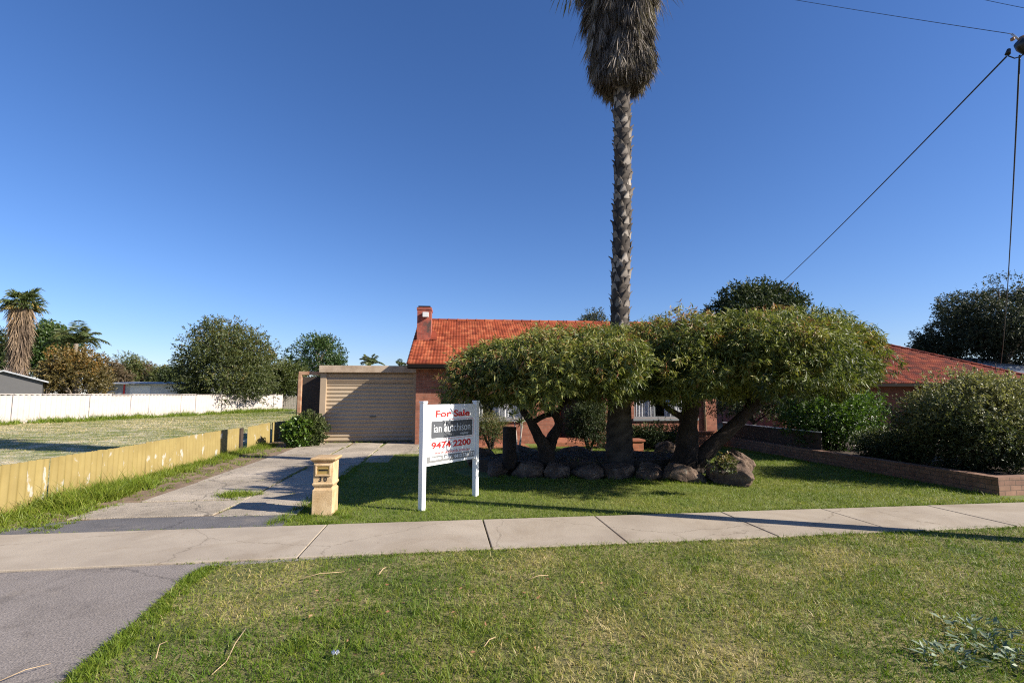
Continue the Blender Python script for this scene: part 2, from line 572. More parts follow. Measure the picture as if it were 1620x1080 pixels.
M['twig'] = surf('bare_twig', (.14, .10, .085), (.26, .20, .17), 5, .9, .2, 30, .004)


# ------------------------------------------------------------------ numpy noise
def vnoise(x, y, scale, seed=0):
    x = np.asarray(x) * scale; y = np.asarray(y) * scale
    xi = np.floor(x).astype(np.int64); yi = np.floor(y).astype(np.int64)
    xf = x - xi; yf = y - yi
    def h(a, b):
        n = (a * 374761393 + b * 668265263 + seed * 974634777) & 0x7fffffff
        n = ((n ^ (n >> 13)) * 1274126177) & 0x7fffffff
        return ((n ^ (n >> 16)) & 0xffff) / 65535.0
    sx = xf * xf * (3 - 2 * xf); sy = yf * yf * (3 - 2 * yf)
    return (h(xi, yi) * (1 - sx) + h(xi + 1, yi) * sx) * (1 - sy) + (h(xi, yi + 1) * (1 - sx) + h(xi + 1, yi + 1) * sx) * sy


def fnoise(x, y, scale, seed=0):
    return .6 * vnoise(x, y, scale, seed) + .28 * vnoise(x, y, scale * 2.3, seed + 5) + .12 * vnoise(x, y, scale * 5.1, seed + 9)


def unit(a):
    return a / np.maximum(1e-9, np.linalg.norm(a, axis=-1, keepdims=True))


def rand_dirs(n):
    return unit(rng.normal(size=(n, 3)))


# ------------------------------------------------------------------ foliage
def leaf_geo(P, D, L, W, fold=.25):
    """diamond leaves: base, two shoulders, tip; folded along the midrib"""
    n = len(P)
    S = unit(np.cross(D, rand_dirs(n)))
    N = np.cross(D, S)
    L = np.broadcast_to(np.asarray(L, float), (n,))[:, None]
    W = np.broadcast_to(np.asarray(W, float), (n,))[:, None]
    mid = P + D * L * .45 + N * W * fold
    V = np.stack([P, mid + S * W * .5, P + D * L, mid - S * W * .5], 1).reshape(-1, 3)
    b = np.arange(n) * 4
    F = np.stack([np.stack([b, b + 1, b + 2], 1), np.stack([b, b + 2, b + 3], 1)], 1).reshape(-1, 3)
    return V, F


def shoots(P, D, k, length, leaf, width, droop=.5, spread=.9, tint=None, jit=.12):
    """each shoot (P,D) carries k leaves along its length"""
    n = len(P)
    t = rng.random((n, k))
    base = P[:, None, :] + D[:, None, :] * (t[..., None] * length)
    ld = unit(D[:, None, :] * (1 - spread * .5) + rng.normal(size=(n, k, 3)) * spread * .6 + np.array([0, 0, -droop]))
    base = base.reshape(-1, 3); ld = ld.reshape(-1, 3)
    m = n * k
    V, F = leaf_geo(base, ld, leaf * (.65 + .6 * rng.random(m)), width * (.7 + .5 * rng.random(m)))
    if tint is None:
        tint = np.full(n, .5)
    tt = np.clip(np.repeat(tint, k) + rng.normal(size=m) * jit, 0, 1)
    return V, F, np.repeat(tt, 4)


def clump_points(C, rad, n_per, flat=.75, shell=.55):
    """points in blobs C (m,3) radius rad (m,), mostly near the blob surface; returns P, outward D"""
    m = len(C)
    d = rand_dirs(m * n_per).reshape(m, n_per, 3)
    r = (shell + (1 - shell) * rng.random((m, n_per)) ** .7)
    P = C[:, None, :] + d * r[..., None] * rad[:, None, None] * np.array([1, 1, flat])
    return P.reshape(-1, 3), d.reshape(-1, 3)


def crown(name, center, radii, n_cl, cl_r, per, k, length, leaf, width, mat, parent, droop=.4, inner=.35, tint0=.4, zmin=-.6, jit=.14, full=0.0, up_tint=.25):
    """a crown of leaf clumps spread through an ellipsoid, biased to its surface"""
    c = np.array(center, float); rr = np.array(radii, float)
    d = rand_dirs(int(n_cl * 3))
    d = d[d[:, 2] > zmin][:n_cl]
    if full:                                       # a fuller lower half, hanging straight down instead of tucking in
        k_ = np.where(d[:, 2] < 0, (1 / np.maximum(.4, np.sqrt(1 - d[:, 2] ** 2))) ** full, 1)
        d = d * np.stack([k_, k_, np.ones_like(k_)], 1)
    rad = inner + (1 - inner) * rng.random(len(d)) ** .45
    bumpy = 1 + .16 * np.sin(d[:, 0] * 5 + c[0]) * np.cos(d[:, 1] * 4 + d[:, 2] * 5 + c[1])
    C = c + d * (rad * bumpy)[:, None] * rr * .88
    cr = cl_r * (.6 + .8 * rng.random(len(C)))
    P, D = clump_points(C, cr, per)
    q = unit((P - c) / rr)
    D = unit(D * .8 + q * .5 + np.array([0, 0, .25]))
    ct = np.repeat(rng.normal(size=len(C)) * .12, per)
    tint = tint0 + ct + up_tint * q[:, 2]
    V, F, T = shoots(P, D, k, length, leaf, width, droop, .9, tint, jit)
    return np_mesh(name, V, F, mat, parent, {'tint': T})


def limb_mesh(name, trunk_ctrls, mat, parent, n=8, jitter=.12):
    mb = MB()
    for c in trunk_ctrls:
        p, r = smooth_path(c, 5)
        mb.tube(p, r, n, jitter)
    return mb.build(name, mat, parent)


def tree(name, label, x, y, z_top, z_bot, r, mat, n_cl=60, cl_r=.7, per=30, k=5, leaf=.22, width=.1, length=.35, cat='tree', group=None,
         trunk_r=.22, droop=.3, tint0=.45, zmin=-.75, flat_y=1.0, inner=.35, jit=.14, bark='bark_grey', up_tint=.25, lean=0.0, full=0.0):
    root = empty(name, (x, y, 0), 0, label, cat, group)
    cz = (z_top + z_bot) / 2
    rz = (z_top - z_bot) / 2
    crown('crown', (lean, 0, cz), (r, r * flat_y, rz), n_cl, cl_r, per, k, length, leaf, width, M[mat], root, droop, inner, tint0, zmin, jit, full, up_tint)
    ctr = [[(0, 0, -.05, trunk_r * 1.3), (0.05, 0, z_bot * .6, trunk_r), (lean * .5, .1, cz, trunk_r * .6), (lean, 0, z_top - .4 * rz, trunk_r * .15)]]
    for i in range(6):
        a = i * 1.047 + random.random()
        h = z_bot * .8 + (cz - z_bot * .8) * random.random()
        ctr.append([(lean * .3, 0, h, trunk_r * .5), (lean * .5 + math.cos(a) * r * .35, math.sin(a) * r * .35 * flat_y, h + rz * .45, trunk_r * .3),
                    (lean + math.cos(a) * r * .75, math.sin(a) * r * .75 * flat_y, h + rz * (.6 + .5 * random.random()), trunk_r * .08)])
    limb_mesh('trunk', ctr, M[bark], root, 6)
    return root


# ------------------------------------------------------------------ grass
def inside(px, py, poly):
    c = np.zeros(len(px), bool)
    n = len(poly)
    for i in range(n):
        x0, y0 = poly[i][:2]; x1, y1 = poly[(i + 1) % n][:2]
        if y0 == y1:
            continue
        t = ((y0 > py) != (y1 > py)) & (px < (x1 - x0) * (py - y0) / (y1 - y0) + x0)
        c ^= t
    return c


def scatter(poly, density, keep=None):
    xs = [p[0] for p in poly]; ys = [p[1] for p in poly]
    n = int((max(xs) - min(xs)) * (max(ys) - min(ys)) * density)
    x = min(xs) + (max(xs) - min(xs)) * rng.random(n)
    y = min(ys) + (max(ys) - min(ys)) * rng.random(n)
    k = inside(x, y, poly)
    if keep is not None:
        k &= rng.random(n) < keep(x, y)
    return x[k], y[k]


def blades(name, x, y, h, w, tint, mat, lean=.5, z=0.0, parent=None, curl=True):
    n = len(x)
    a = rng.random(n) * 2 * math.pi
    h = np.broadcast_to(h, (n,)) * (.55 + .8 * rng.random(n))
    w = np.broadcast_to(w, (n,)) * (.7 + .6 * rng.random(n))
    la = rng.random(n) * 2 * math.pi
    ll = lean * (.3 + rng.random(n))
    B = np.stack([x, y, np.full(n, z - .004)], 1)
    S = np.stack([np.cos(a), np.sin(a), np.zeros(n)], 1) * w[:, None] * .5
    Ld = np.stack([np.cos(la) * ll, np.sin(la) * ll, np.ones(n)], 1)
    Ld = unit(Ld)
    tipd = unit(Ld + np.stack([np.cos(la) * ll, np.sin(la) * ll, -.25 * ll], 1) * .9)
    mid = B + Ld * (h * .55)[:, None]
    tip = mid + tipd * (h * .55)[:, None]
    t = np.clip(tint, 0, 1)
    if curl:
        V = np.stack([B - S, B + S, mid + S * .75, mid - S * .75, tip], 1).reshape(-1, 3)
        b = np.arange(n) * 5
        F = np.stack([np.stack([b, b + 1, b + 2], 1), np.stack([b, b + 2, b + 3], 1), np.stack([b + 3, b + 2, b + 4], 1)], 1).reshape(-1, 3)
        T = np.repeat(t, 5)
    else:
        V = np.stack([B - S, B + S, tip], 1).reshape(-1, 3)
        F = np.arange(n * 3).reshape(-1, 3)
        T = np.repeat(t, 3)
    return np_mesh(name, V, F, M[mat], parent, {'tint': T})


def tufts(spots):
    """spots (x,y,r,h,n) -> blade roots"""
    X, Y, H = [], [], []
    for (x, y, r, h, n) in spots:
        a = rng.random(n) * 6.283; q = r * np.sqrt(rng.random(n))
        X.append(x + np.cos(a) * q); Y.append(y + np.sin(a) * q)
        H.append(h * (1 - .5 * q / r))
    return np.concatenate(X), np.concatenate(Y), np.concatenate(H)


def poly_sheet(name, poly, z, mat, kind='structure'):
    mb = MB()
    n = len(poly)
    a = sum(poly[i][0] * poly[(i + 1) % n][1] - poly[(i + 1) % n][0] * poly[i][1] for i in range(n))
    if a < 0:
        poly = list(reversed(poly))
    mb.add([(p[0], p[1], z) for p in poly], [tuple(range(n))])
    o = mb.build(name, mat)
    return tag(o, kind=kind)


def UV(*pts):
    return [tuple(uv(u, v))[:2] for u, v in pts]


# ================================================================== SETTING
FENCE_U = -5.86
PATH_N0, PATH_F = 5.30, 6.67        # near edge at the left, far edge (v)
poly_sheet('ground', [(-500, -200), (500, -200), (500, 800), (-500, 800)], 0.0, M['field'])
poly_sheet('vacant_lot', UV((FENCE_U - .02, 6.7), (FENCE_U - .02, 75), (-60, 75), (-60, 6.7)), .004, M['dry_lot'])
poly_sheet('front_lawn', UV((-2.0, 6.6), (13, 6.6), (13, 30), (-2.0, 30)), .004, M['lawn_base'])
poly_sheet('fence_verge', UV((FENCE_U + .02, 6.6), (FENCE_U + .02, 19), (-2.02, 19), (-2.02, 6.6)), .004, M['soil'])

# the verge between the footpath and the road, and the asphalt crossover cut into it
cross_edge = [gp(322, 897), gp(290, 915), gp(252, 948), gp(205, 990), gp(150, 1032), gp(92, 1082), gp(20, 1150)]
near_l = uv(-30, PATH_N0 - .25)
verge_poly = [tuple(p)[:2] for p in cross_edge] + [tuple(uv(-3.3, 1.2))[:2], tuple(uv(16, 1.2))[:2], tuple(uv(16, 5.62))[:2], tuple(uv(0, 5.46))[:2]]
poly_sheet('verge', verge_poly, .004, M['verge_base'])
poly_sheet('crossover', UV((-30, 0.9), (0.5, 0.9), (0.5, 5.6), (-30, 5.6)), .002, M['asphalt'])
poly_sheet('road', UV((-200, -6.5), (200, -6.5), (200, 0.88), (-200, 0.88)), .003, M['asphalt'])


def path_mat():
    m, t, b = nt('footpath_concrete')
    n = noise_node(t, 1.1, 6, .6)
    r = ramp(t, [(.3, (.29, .235, .175)), (.7, (.40, .335, .255))])
    t.links.new(n.outputs[0], r.inputs[0])
    n2 = noise_node(t, 95, 3)
    r2 = ramp(t, [(.3, (.84,) * 3), (.7, (1.13,) * 3)])
    t.links.new(n2.outputs[0], r2.inputs[0])
    out = mixc(t, 1, r.outputs[0], r2.outputs[0], 'MULTIPLY')
    n4 = noise_node(t, .75, 8, .68, dist=.8)                       # old stains
    r4 = ramp(t, [(.50, (1, 1, 1)), (.60, (.86, .83, .79)), (.72, (.68, .64, .60))])
    t.links.new(n4.outputs[0], r4.inputs[0])
    out = mixc(t, .8, out, r4.outputs[0], 'MULTIPLY')
    tc = t.nodes.new('ShaderNodeTexCoord')
    wob = noise_node(t, 3.0, 5, .7)
    wm = t.nodes.new('ShaderNodeMixRGB'); wm.inputs[0].default_value = .22
    t.links.new(tc.outputs['Object'], wm.inputs[1]); t.links.new(wob.outputs[1], wm.inputs[2])
    v = t.nodes.new('ShaderNodeTexVoronoi'); v.feature = 'DISTANCE_TO_EDGE'
    v.inputs['Scale'].default_value = .55
    t.links.new(wm.outputs[0], v.inputs['Vector'])
    r5 = ramp(t, [(0, (.45, .42, .38)), (.0035, (1, 1, 1))])
    t.links.new(v.outputs['Distance'], r5.inputs[0])
    out = mixc(t, .7, out, r5.outputs[0], 'MULTIPLY')
    n6 = noise_node(t, 26, 2)                                      # dark specks
    r6 = ramp(t, [(.70, (1, 1, 1)), (.76, (.6, .55, .5))])
    t.links.new(n6.outputs[0], r6.inputs[0])
    out = mixc(t, .7, out, r6.outputs[0], 'MULTIPLY')
    t.links.new(out, b.inputs['Base Color'])
    b.inputs['Roughness'].default_value = .92
    bump(t, b, n2.outputs[0], .35, .004)
    return m


M['concrete'] = path_mat()


def build_path():
    def u_of(px, py):
        p = gp(px, py)
        return p.x * CR + p.y * SR
    ju = [-40, -14, -10.6, -7.2] + [.5 * (u_of(a, b) + u_of(c, d)) for a, b, c, d in
          ((508, 838, 475, 885), (763, 830, 780, 868), (945, 822, 990, 858), (1160, 820, 1230, 850), (1320, 812, 1380, 832), (1490, 807, 1600, 832))]
    while ju[-1] < 40:
        ju.append(ju[-1] + 2.1)
    mb = MB()
    vn = lambda u: 5.42 + .012 * u if u > -4 else 5.28
    for a, b in zip(ju[:-1], ju[1:]):
        g = .009
        mb.prism(UV((a + g, vn(a)), (b - g, vn(b)), (b - g, PATH_F), (a + g, PATH_F)), -.05, .022 + random.uniform(-.002, .002))
    o = mb.build('footpath', M['concrete'], bevel=.006)
    tag(o, kind='structure')


build_path()


def build_drive():
    mb = MB()
    def slab(u0, u1, v0, v1, z=.02, j=.05):
        q = lambda: random.uniform(-j, j)
        mb.prism(UV((u0 + q(), v0 + q()), (u1 + q(), v0 + q()), (u1 + q(), v1 + q()), (u0 + q(), v1 + q())), -.03, z + random.uniform(-.004, .004))
    vs = [7.32, 7.98, 8.75, 9.65, 10.7, 11.9, 13.2, 14.7, 16.2, 17.7]
    for a, b in zip(vs[:-1], vs[1:]):
        slab(-2.97, -1.98, a + .02, b - .02)
    for a, b in ((7.40, 8.35), (8.41, 10.2), (10.25, 12.1), (12.14, 14.3), (14.34, 16.1), (16.14, 17.75)):
        slab(-4.45 if a > 8 else -4.75, -3.04, a, b)
    for a, b in ((12.6, 14.2), (14.25, 15.5), (15.55, 17.75)):
        slab(-1.92, -.75 if a > 14 else -1.3, a, b)
    o = mb.build('driveway', M['slab'], bevel=.008)
    tag(o, kind='structure')
    poly_sheet('driveway_apron', UV((-5.5, 6.69), (-1.95, 6.69), (-2.0, 7.34), (-4.2, 7.38), (-4.9, 7.25)), .012, M['asphalt_dark'])
    poly_sheet('brick_paving', UV((-.72, 15.4), (2.6, 15.4), (2.6, 16.88), (-.72, 16.88)), .018, M['paver'])


build_drive()

# ------------------------------------------------------------------ grass
drive_left = lambda v: -4.5 - .12 * np.sin(v * 2.3)


def uvcoord(x, y):
    return x * CR + y * SR, -x * SR + y * CR


def verge_tint(x, y):
    n = fnoise(x, y, .9, 3)
    m = fnoise(x, y, 3.0, 8)
    b = .26 + 1.15 * (n - .45) + .9 * (m - .5)
    b = b - .25 * np.clip((x - 3.2) / 2.5, 0, 1) - .22 * np.clip((-.2 - x) / 1.2, 0, 1)
    return b + .11


def grow_verge():
    x, y = scatter(verge_poly, 4300, lambda x, y: np.clip((y > 1.9) * (.35 + .65 * np.clip(4.2 / np.maximum(y, .1) - .25, 0, 1)), 0, 1) * (np.abs(x) < y * 1.12 + .8))
    t = verge_tint(x, y) + rng.normal(size=len(x)) * .22
    hh = .034 + .034 * fnoise(x, y, 1.2, 21)
    o = blades('verge_grass', x, y, hh, .0055, t, 'grass', 1.0)
    tag(o, 'mown grass of the street verge, patched green and straw yellow', 'grass', kind='stuff')
    # longer green tufts and the ragged edge along the crossover and the path
    spots = []
    for i in range(230):
        a = random.random()
        e = random.randrange(len(cross_edge) - 1)
        p = cross_edge[e].lerp(cross_edge[e + 1], a)
        spots.append((p.x + random.uniform(-.02, .16), p.y + random.uniform(-.05, .03), random.uniform(.03, .08), random.uniform(.05, .10), 26))
    for i in range(420):
        u = random.uniform(-3.4, 12)
        v = 5.42 + .012 * u - random.uniform(.0, .06)
        p = uv(u, v)
        g = vnoise(u, 0.3, 1.1, 4)
        spots.append((p.x, p.y, random.uniform(.03, .07), (.035 + .07 * g * random.random()), 16))
    for i in range(150):
        x0, y0 = random.uniform(-1.5, 0.2), random.uniform(2.7, 4.0)
        spots.append((x0, y0, random.uniform(.04, .1), random.uniform(.07, .14), 22))
    for i in range(160):
        x0, y0 = random.uniform(1.6, 5.4), random.uniform(3.4, 5.2)
        spots.append((x0, y0, random.uniform(.04, .1), random.uniform(.05, .11), 18))
    for i in range(1500):
        x0 = random.uniform(-4, 7.5); y0 = random.uniform(2.6, 6.2)
        if fnoise(np.array([x0]), np.array([y0]), .9, 3)[0] > .56 or not inside(np.array([x0]), np.array([y0]), verge_poly)[0]:
            continue
        spots.append((x0, y0, random.uniform(.02, .07), random.uniform(.04, .10), random.randint(6, 20)))
    for i in range(260):                                     # grass creeping over the lower edge of the path
        u = random.uniform(-3, 11)
        p = uv(u, 5.44 + .012 * u + random.uniform(0, .03))
        if vnoise(u, 2.2, 1.6, 9) > .45: spots.append((p.x, p.y, .04, .05, 12))
    X, Y, H = tufts(spots)
    ok = inside(X, Y, [(q[0], q[1] + .1) for q in verge_poly]) | (Y > 5)
    X, Y, H = X[ok], Y[ok], H[ok]
    o = blades('verge_tufts', X, Y, H, .0050, .22 + rng.normal(size=len(X)) * .14, 'grass', .9)
    tag(o, 'longer green grass tufts along the edges of the verge', 'grass', kind='stuff')


grow_verge()


def grow_lawn():
    poly = UV((-1.95, 6.7), (8.72, 6.7), (8.72, 16.2), (2.7, 16.2), (-.7, 15.2), (-1.95, 13))
    def keep(x, y):
        u, v = uvcoord(x, y)
        bed = ((u - 3.1) / 2.9) ** 2 + ((v - 10.9) / 1.4) ** 2 < 1
        return np.where(bed, 0, np.clip(9.5 / v, .25, 1))
    x, y = scatter(poly, 2300, keep)
    t = .34 + .5 * (fnoise(x, y, .8, 33) - .5) + .45 * (fnoise(x, y, 3, 2) - .5) + rng.normal(size=len(x)) * .13
    o = blades('lawn_grass', x, y, .042 + .02 * fnoise(x, y, 1.5, 5), .006, t, 'grass', 1.0)
    tag(o, 'green mown grass of the front lawn behind the footpath', 'grass', kind='stuff')
    spots = []
    for i in range(330):                                     # ragged lawn edge against path and driveway
        u = random.uniform(-1.9, 9)
        p = uv(u, 6.72 + random.uniform(-.03, .05))
        spots.append((p.x, p.y, .06, random.uniform(.03, .075), 14))
    for i in range(260):
        v = random.uniform(6.75, 12)
        p = uv(-1.95 + random.uniform(-.12, .1) + .35 * max(0, (7.6 - v)) * -.3, v)
        spots.append((p.x, p.y, .07, random.uniform(.05, .12), 18))
    for i in range(34):                                      # foot of the letterbox
        a = random.uniform(0, 6.28)
        p = uv(-1.52, 7.02) + Vector((math.cos(a) * .26, math.sin(a) * .26, 0))
        spots.append((p.x, p.y, .08, random.uniform(.05, .13), 24))
    for px, py in ((667, 808), (752, 785)):
        p = gp(px, py)
        for i in range(6):
            spots.append((p.x + random.uniform(-.1, .1), p.y + random.uniform(-.1, .1), .06, .07, 18))
    for i in range(60):                                      # foot of the block wall
        p = uv(8.68 + random.uniform(-.2, .05), random.uniform(7.2, 14))
        spots.append((p.x, p.y, .08, random.uniform(.05, .14), 18))
    X, Y, H = tufts(spots)
    o = blades('lawn_tufts', X, Y, H, .007, .2 + rng.normal(size=len(X)) * .14, 'grass', .8)
    tag(o, 'untrimmed grass tufts along the lawn edges', 'grass', kind='stuff')


grow_lawn()


def grow_drive_weeds():
    spots = []
    def w(u, v, r, h, n):
        p = uv(u, v); spots.append((p.x, p.y, r, h, n))
    for i in range(420):                                     # long weeds under the yellow fence
        v = random.uniform(6.8, 17.5)
        g = float(vnoise(v, 1.7, .9, 12))
        w(FENCE_U + .08 + abs(random.gauss(0, .30)), v, random.uniform(.06, .14), .10 + .30 * g * random.random(), 26)
    for i in range(170):                                     # the tall clump by the gap in the fence
        w(random.uniform(-5.75, -5.0), random.gauss(8.9, .55), random.uniform(.06, .14), random.uniform(.18, .42), 30)
    for i in range(520):
        w(random.uniform(-5.8, -4.6), random.uniform(6.72, 8.2) if i < 240 else random.uniform(7, 16.5), random.uniform(.04, .12), random.uniform(.04, .11), 18)
    for i in range(150):                                     # weeds in the joints of the slabs
        w(-3.005 + random.uniform(-.03, .03), random.uniform(7.35, 17), .05, random.uniform(.03, .08), 10)
    for i in range(120):
        w(-3.25 + random.gauss(0, .13), 8.75 + random.gauss(0, .13), .08, random.uniform(.06, .15), 18)
    for v in (7.32, 7.98, 8.75, 9.65, 10.7, 11.9):
        for i in range(22):
            w(random.uniform(-2.95, -2.0), v + random.uniform(-.03, .03), .04, random.uniform(.02, .06), 8)
    for i in range(70):
        w(random.uniform(-4.6, -2.0), 6.70 + random.uniform(-.02, .03), .04, random.uniform(.02, .05), 10)
    for i in range(110):
        w(random.uniform(-4.7, -.6), 17.75 + random.uniform(-.1, .1), .08, random.uniform(.05, .13), 12)
    for i in range(60):
        w(random.uniform(-4.5, -3.1), random.choice((8.38, 10.22, 12.12, 14.32)) + random.uniform(-.03, .03), .04, .04, 8)
    X, Y, H = tufts(spots)
    o = blades('driveway_weeds', X, Y, H, .009, .18 + .25 * fnoise(X, Y, 2, 3) + rng.normal(size=len(X)) * .12, 'grass', .75)
    tag(o, 'long green weeds along the yellow fence and in the driveway joints', 'weeds', kind='stuff')


grow_drive_weeds()


def white_fence_pt(t):
    a = gp(0, 671); b = gp(446, 649)
    a = Vector((a.x, a.y, 0)); b = Vector((b.x, b.y, 0))
    a2 = a + (a - b) * .5
    return a2.lerp(b, t)


def grow_lot():
    poly = [tuple(uv(FENCE_U - .1, 6.8))[:2], tuple(uv(FENCE_U - .1, 52))[:2]] + [tuple(white_fence_pt(t))[:2] for t in (1, 0)]
    def keep(x, y):
        return np.clip(14.0 / np.maximum(y, 1), .06, 1) * (.25 + .9 * fnoise(x, y, .5, 41))
    x, y = scatter(poly, 330, keep)
    far = np.clip((y - 30) / 18, 0, 1)
    g = fnoise(x, y, .35, 14)
    t = .50 + .9 * (.5 - g) - .55 * far + rng.normal(size=len(x)) * .18
    sc = np.clip(y / 14, .8, 3)
    o = blades('dry_lot_grass', x, y, .07 * sc ** .5, .013 * sc, t, 'grass_dry', 1.3, curl=False)
    tag(o, 'dry straw coloured grass over the vacant lot', 'grass', kind='stuff')
    spots = []
    for i in range(520):
        t = random.uniform(.15, 1.0)
        p = white_fence_pt(t)
        g = float(vnoise(t * 30, .4, 1, 6))
        if g < .3: continue
        d = (p.y) / 40
        spots.append((p.x + random.uniform(.1, 1.4), p.y - random.uniform(.1, 1.4), .35 * d, (.22 + .8 * g * random.random()), 26))
    X, Y, H = tufts(spots)
    o = blades('lot_edge_grass', X, Y, H, .05, .25 + rng.normal(size=len(X)) * .16, 'grass', .7, curl=False)
    tag(o, 'tall green grass growing along the foot of the long cream fence', 'grass', kind='stuff')


grow_lot()


# ================================================================== FENCES
def corrugated(x0, x1, z0, z1, period, amp, thick=.008, y=0.0, tilt=0.0, ragged=0.0):
    """vertical-ribbed sheet in local x/z, front face towards -y"""
    n = max(8, int((x1 - x0) / period * 8))
    mb = MB()
    xs = [x0 + (x1 - x0) * i / n for i in range(n + 1)]
    top = [z1 + ragged * (random.random() - .5) for _ in xs]
    V = []
    for side in (0, 1):
        for zi in (0, 1):
            for i, x in enumerate(xs):
                yy = y + amp * math.sin(2 * math.pi * x / period) + side * thick
                z = z0 if zi == 0 else top[i]
                V.append((x, yy + tilt * (z - z0), z))
    m = n + 1
    F = []
    for i in range(n):
        F.append((i, i + 1, m + i + 1, m + i))
        F.append((2 * m + i + 1, 2 * m + i, 3 * m + i, 3 * m + i + 1))
        F.append((m + i, m + i + 1, 3 * m + i + 1, 3 * m + i))
    F.append((0, m, 3 * m, 2 * m)); F.append((n, 2 * m + n, 3 * m + n, m + n))
    mb.add(V, F, True)
    return mb


def build_yellow_fence():
    # local x runs back along the fence, front face (-y) looks at the driveway
    o0 = uv(FENCE_U, 0)
    root = empty('corrugated_fence', o0, ROT + math.pi / 2, 'low yellow corrugated fence with flaking paint beside the driveway', 'fence')
    # at rot +90deg local x -> street v, local y -> -u ; so the driveway side is -y
    def v_of(px):
        a = (px - 810) / 800
        lo, hi = 5.0, 40.0
        for _ in range(50):
            m = (lo + hi) / 2
            p = uv(FENCE_U, m, .35)
            dep = p.y * math.cos(PITCH) + (p.z - EYE) * math.sin(PITCH)
            if p.x / dep < a: lo = m
            else: hi = m
        return lo
    b = [6.0, v_of(-8), v_of(76), v_of(161), v_of(230), v_of(324), v_of(361), v_of(379)]
    b2 = [v_of(391), v_of(412), v_of(430), v_of(444), v_of(455), v_of(463)]
    for seq in (b, b2):
        for i, (s, e) in enumerate(zip(seq[:-1], seq[1:])):
            lead = .05 if (seq is b and i == 3) else .012
            mb = corrugated(s + lead, e - .006, -.03, .665 + random.uniform(-.012, .012), .146, .019, .008, random.uniform(-.015, .015), random.uniform(-.01, .05), .012)
            mb.build('fence_panel', M['yellow_sheet'], root)
    for v, w in ((b[3] + .025, .05), (v_of(385), .17)):
        MB().box(v - w / 2, v + w / 2, .03, .12, -.05, .64).build('fence_post', M['timber_dark'], root, .006)
    for v in (b[1], b[2], b[4], b[5], b2[1], b2[3]):
        MB().box(v - .04, v + .04, .05, .12, -.05, .58).build('fence_post', M['timber_dark'], root, .006)


build_yellow_fence()


def build_white_fence():
    a = white_fence_pt(0); b = white_fence_pt(1)
    d = b - a
    L = d.length
    ang = math.atan2(d.y, d.x)
    root = empty('corrugated_fence', a, ang, 'long cream corrugated fence across the back of the vacant lot', 'fence')
    n = 26
    for i in range(n):
        s, e = L * i / n, L * (i + 1) / n
        z = 1.63 + random.uniform(-.02, .02)
        corrugated(s + .02, e - .02, -.05, z, .30, .035, .01, random.uniform(-.03, .03), random.uniform(-.02, .02)).build('fence_panel', M['white_sheet'], root)
        MB().box(s + .02, e - .02, -.06, .06, z - .005, z + .05).build('capping', M['white_sheet'], root, .01)
    return root


build_white_fence()


def build_rear_fence():
    a = at(447, 640, 58); b = at(482, 640, 58)
    root = empty('picket_fence', (a.x, a.y, 0), math.atan2(b.y - a.y, b.x - a.x), 'grey weathered picket fence at the far end of the vacant lot', 'fence')
    L = (b - a).length
    mb = MB()
    n = 14
    for i in range(n):
        x = L * i / n
        mb.box(x, x + L / n * .66, -.03, 0, 0, 1.5 + random.uniform(-.04, .04))
    mb.build('picket_panel', M['picket'], root)
    for z in (.35, 1.15):
        MB().box(0, L, .002, .06, z, z + .09).build('rail', M['picket'], root)
    for x in (-.06, L):
        MB().box(x, x + .1, -.05, .07, 0, 1.7).build('fence_post', M['picket'], root)


build_rear_fence()

# ================================================================== HOUSES
H_ROT = R(6.0)
H_O = uv(-.95, 16.9)


def tile_slope(x0a, x1a, x0b, x1b, ya, za, yb, zb, course=.32, tw=.21, amp=.030, step=.050):
    """tiled slope from the eave (ya,za; x0a..x1a) to the ridge (yb,zb; x0b..x1b); each course overlaps the one below"""
    L = math.hypot(yb - ya, zb - za)
    rows = max(2, round(L / course))
    dy, dz = (yb - ya) / L, (zb - za) / L
    ny, nz = -dz, dy
    if nz < 0: ny, nz = -ny, -nz
    lo, hi = min(x0a, x0b), max(x1a, x1b)
    sub = 8
    nx = int((hi - lo) / tw * sub)
    X = lo + (hi - lo) * np.arange(nx + 1) / nx
    wave = amp * np.abs(np.sin(np.pi * X / (tw / 2))) ** .7
    V, F, T = [], [], []
    base = 0
    jit = rng.random((rows, int((hi - lo) / tw) + 3))
    for r in range(rows):
        s0, s1 = L * r / rows, L * (r + 1) / rows
        ti = np.floor((X - lo) / tw + (.5 if r % 2 else 0)).astype(int)
        tint = jit[r][ti]
        off = .006 * (jit[(r * 7 + 3) % rows][ti] - .5)
        for s, lift in ((s0, -.012), (s0, step), (s1, .004)):
            f = s / L
            xa = x0a + (x0b - x0a) * f; xb = x1a + (x1b - x1a) * f
            xx = np.clip(X, xa, xb)
            h = lift + (wave + off if lift > 0.003 else 0)
            V.append(np.stack([xx, np.full_like(X, ya + dy * s) + ny * h, np.full_like(X, za + dz * s) + nz * h], 1))
            T.append(tint)
        m = nx + 1
        i = np.arange(nx)
        for k in range(2):
            b0, b1 = base + k * m, base + (k + 1) * m
            F.append(np.stack([b0 + i, b0 + i + 1, b1 + i + 1, b1 + i], 1))
        base += 3 * m
    V = np.concatenate(V); F = np.concatenate(F); T = np.concatenate(T)
    # drop faces flattened by the hip
    a = V[F[:, 0]]; b = V[F[:, 1]]; c = V[F[:, 2]]; d = V[F[:, 3]]
    ok = (np.linalg.norm(a - b, axis=1) > 1e-5) | (np.linalg.norm(c - d, axis=1) > 1e-5)
    return V, F[ok], T


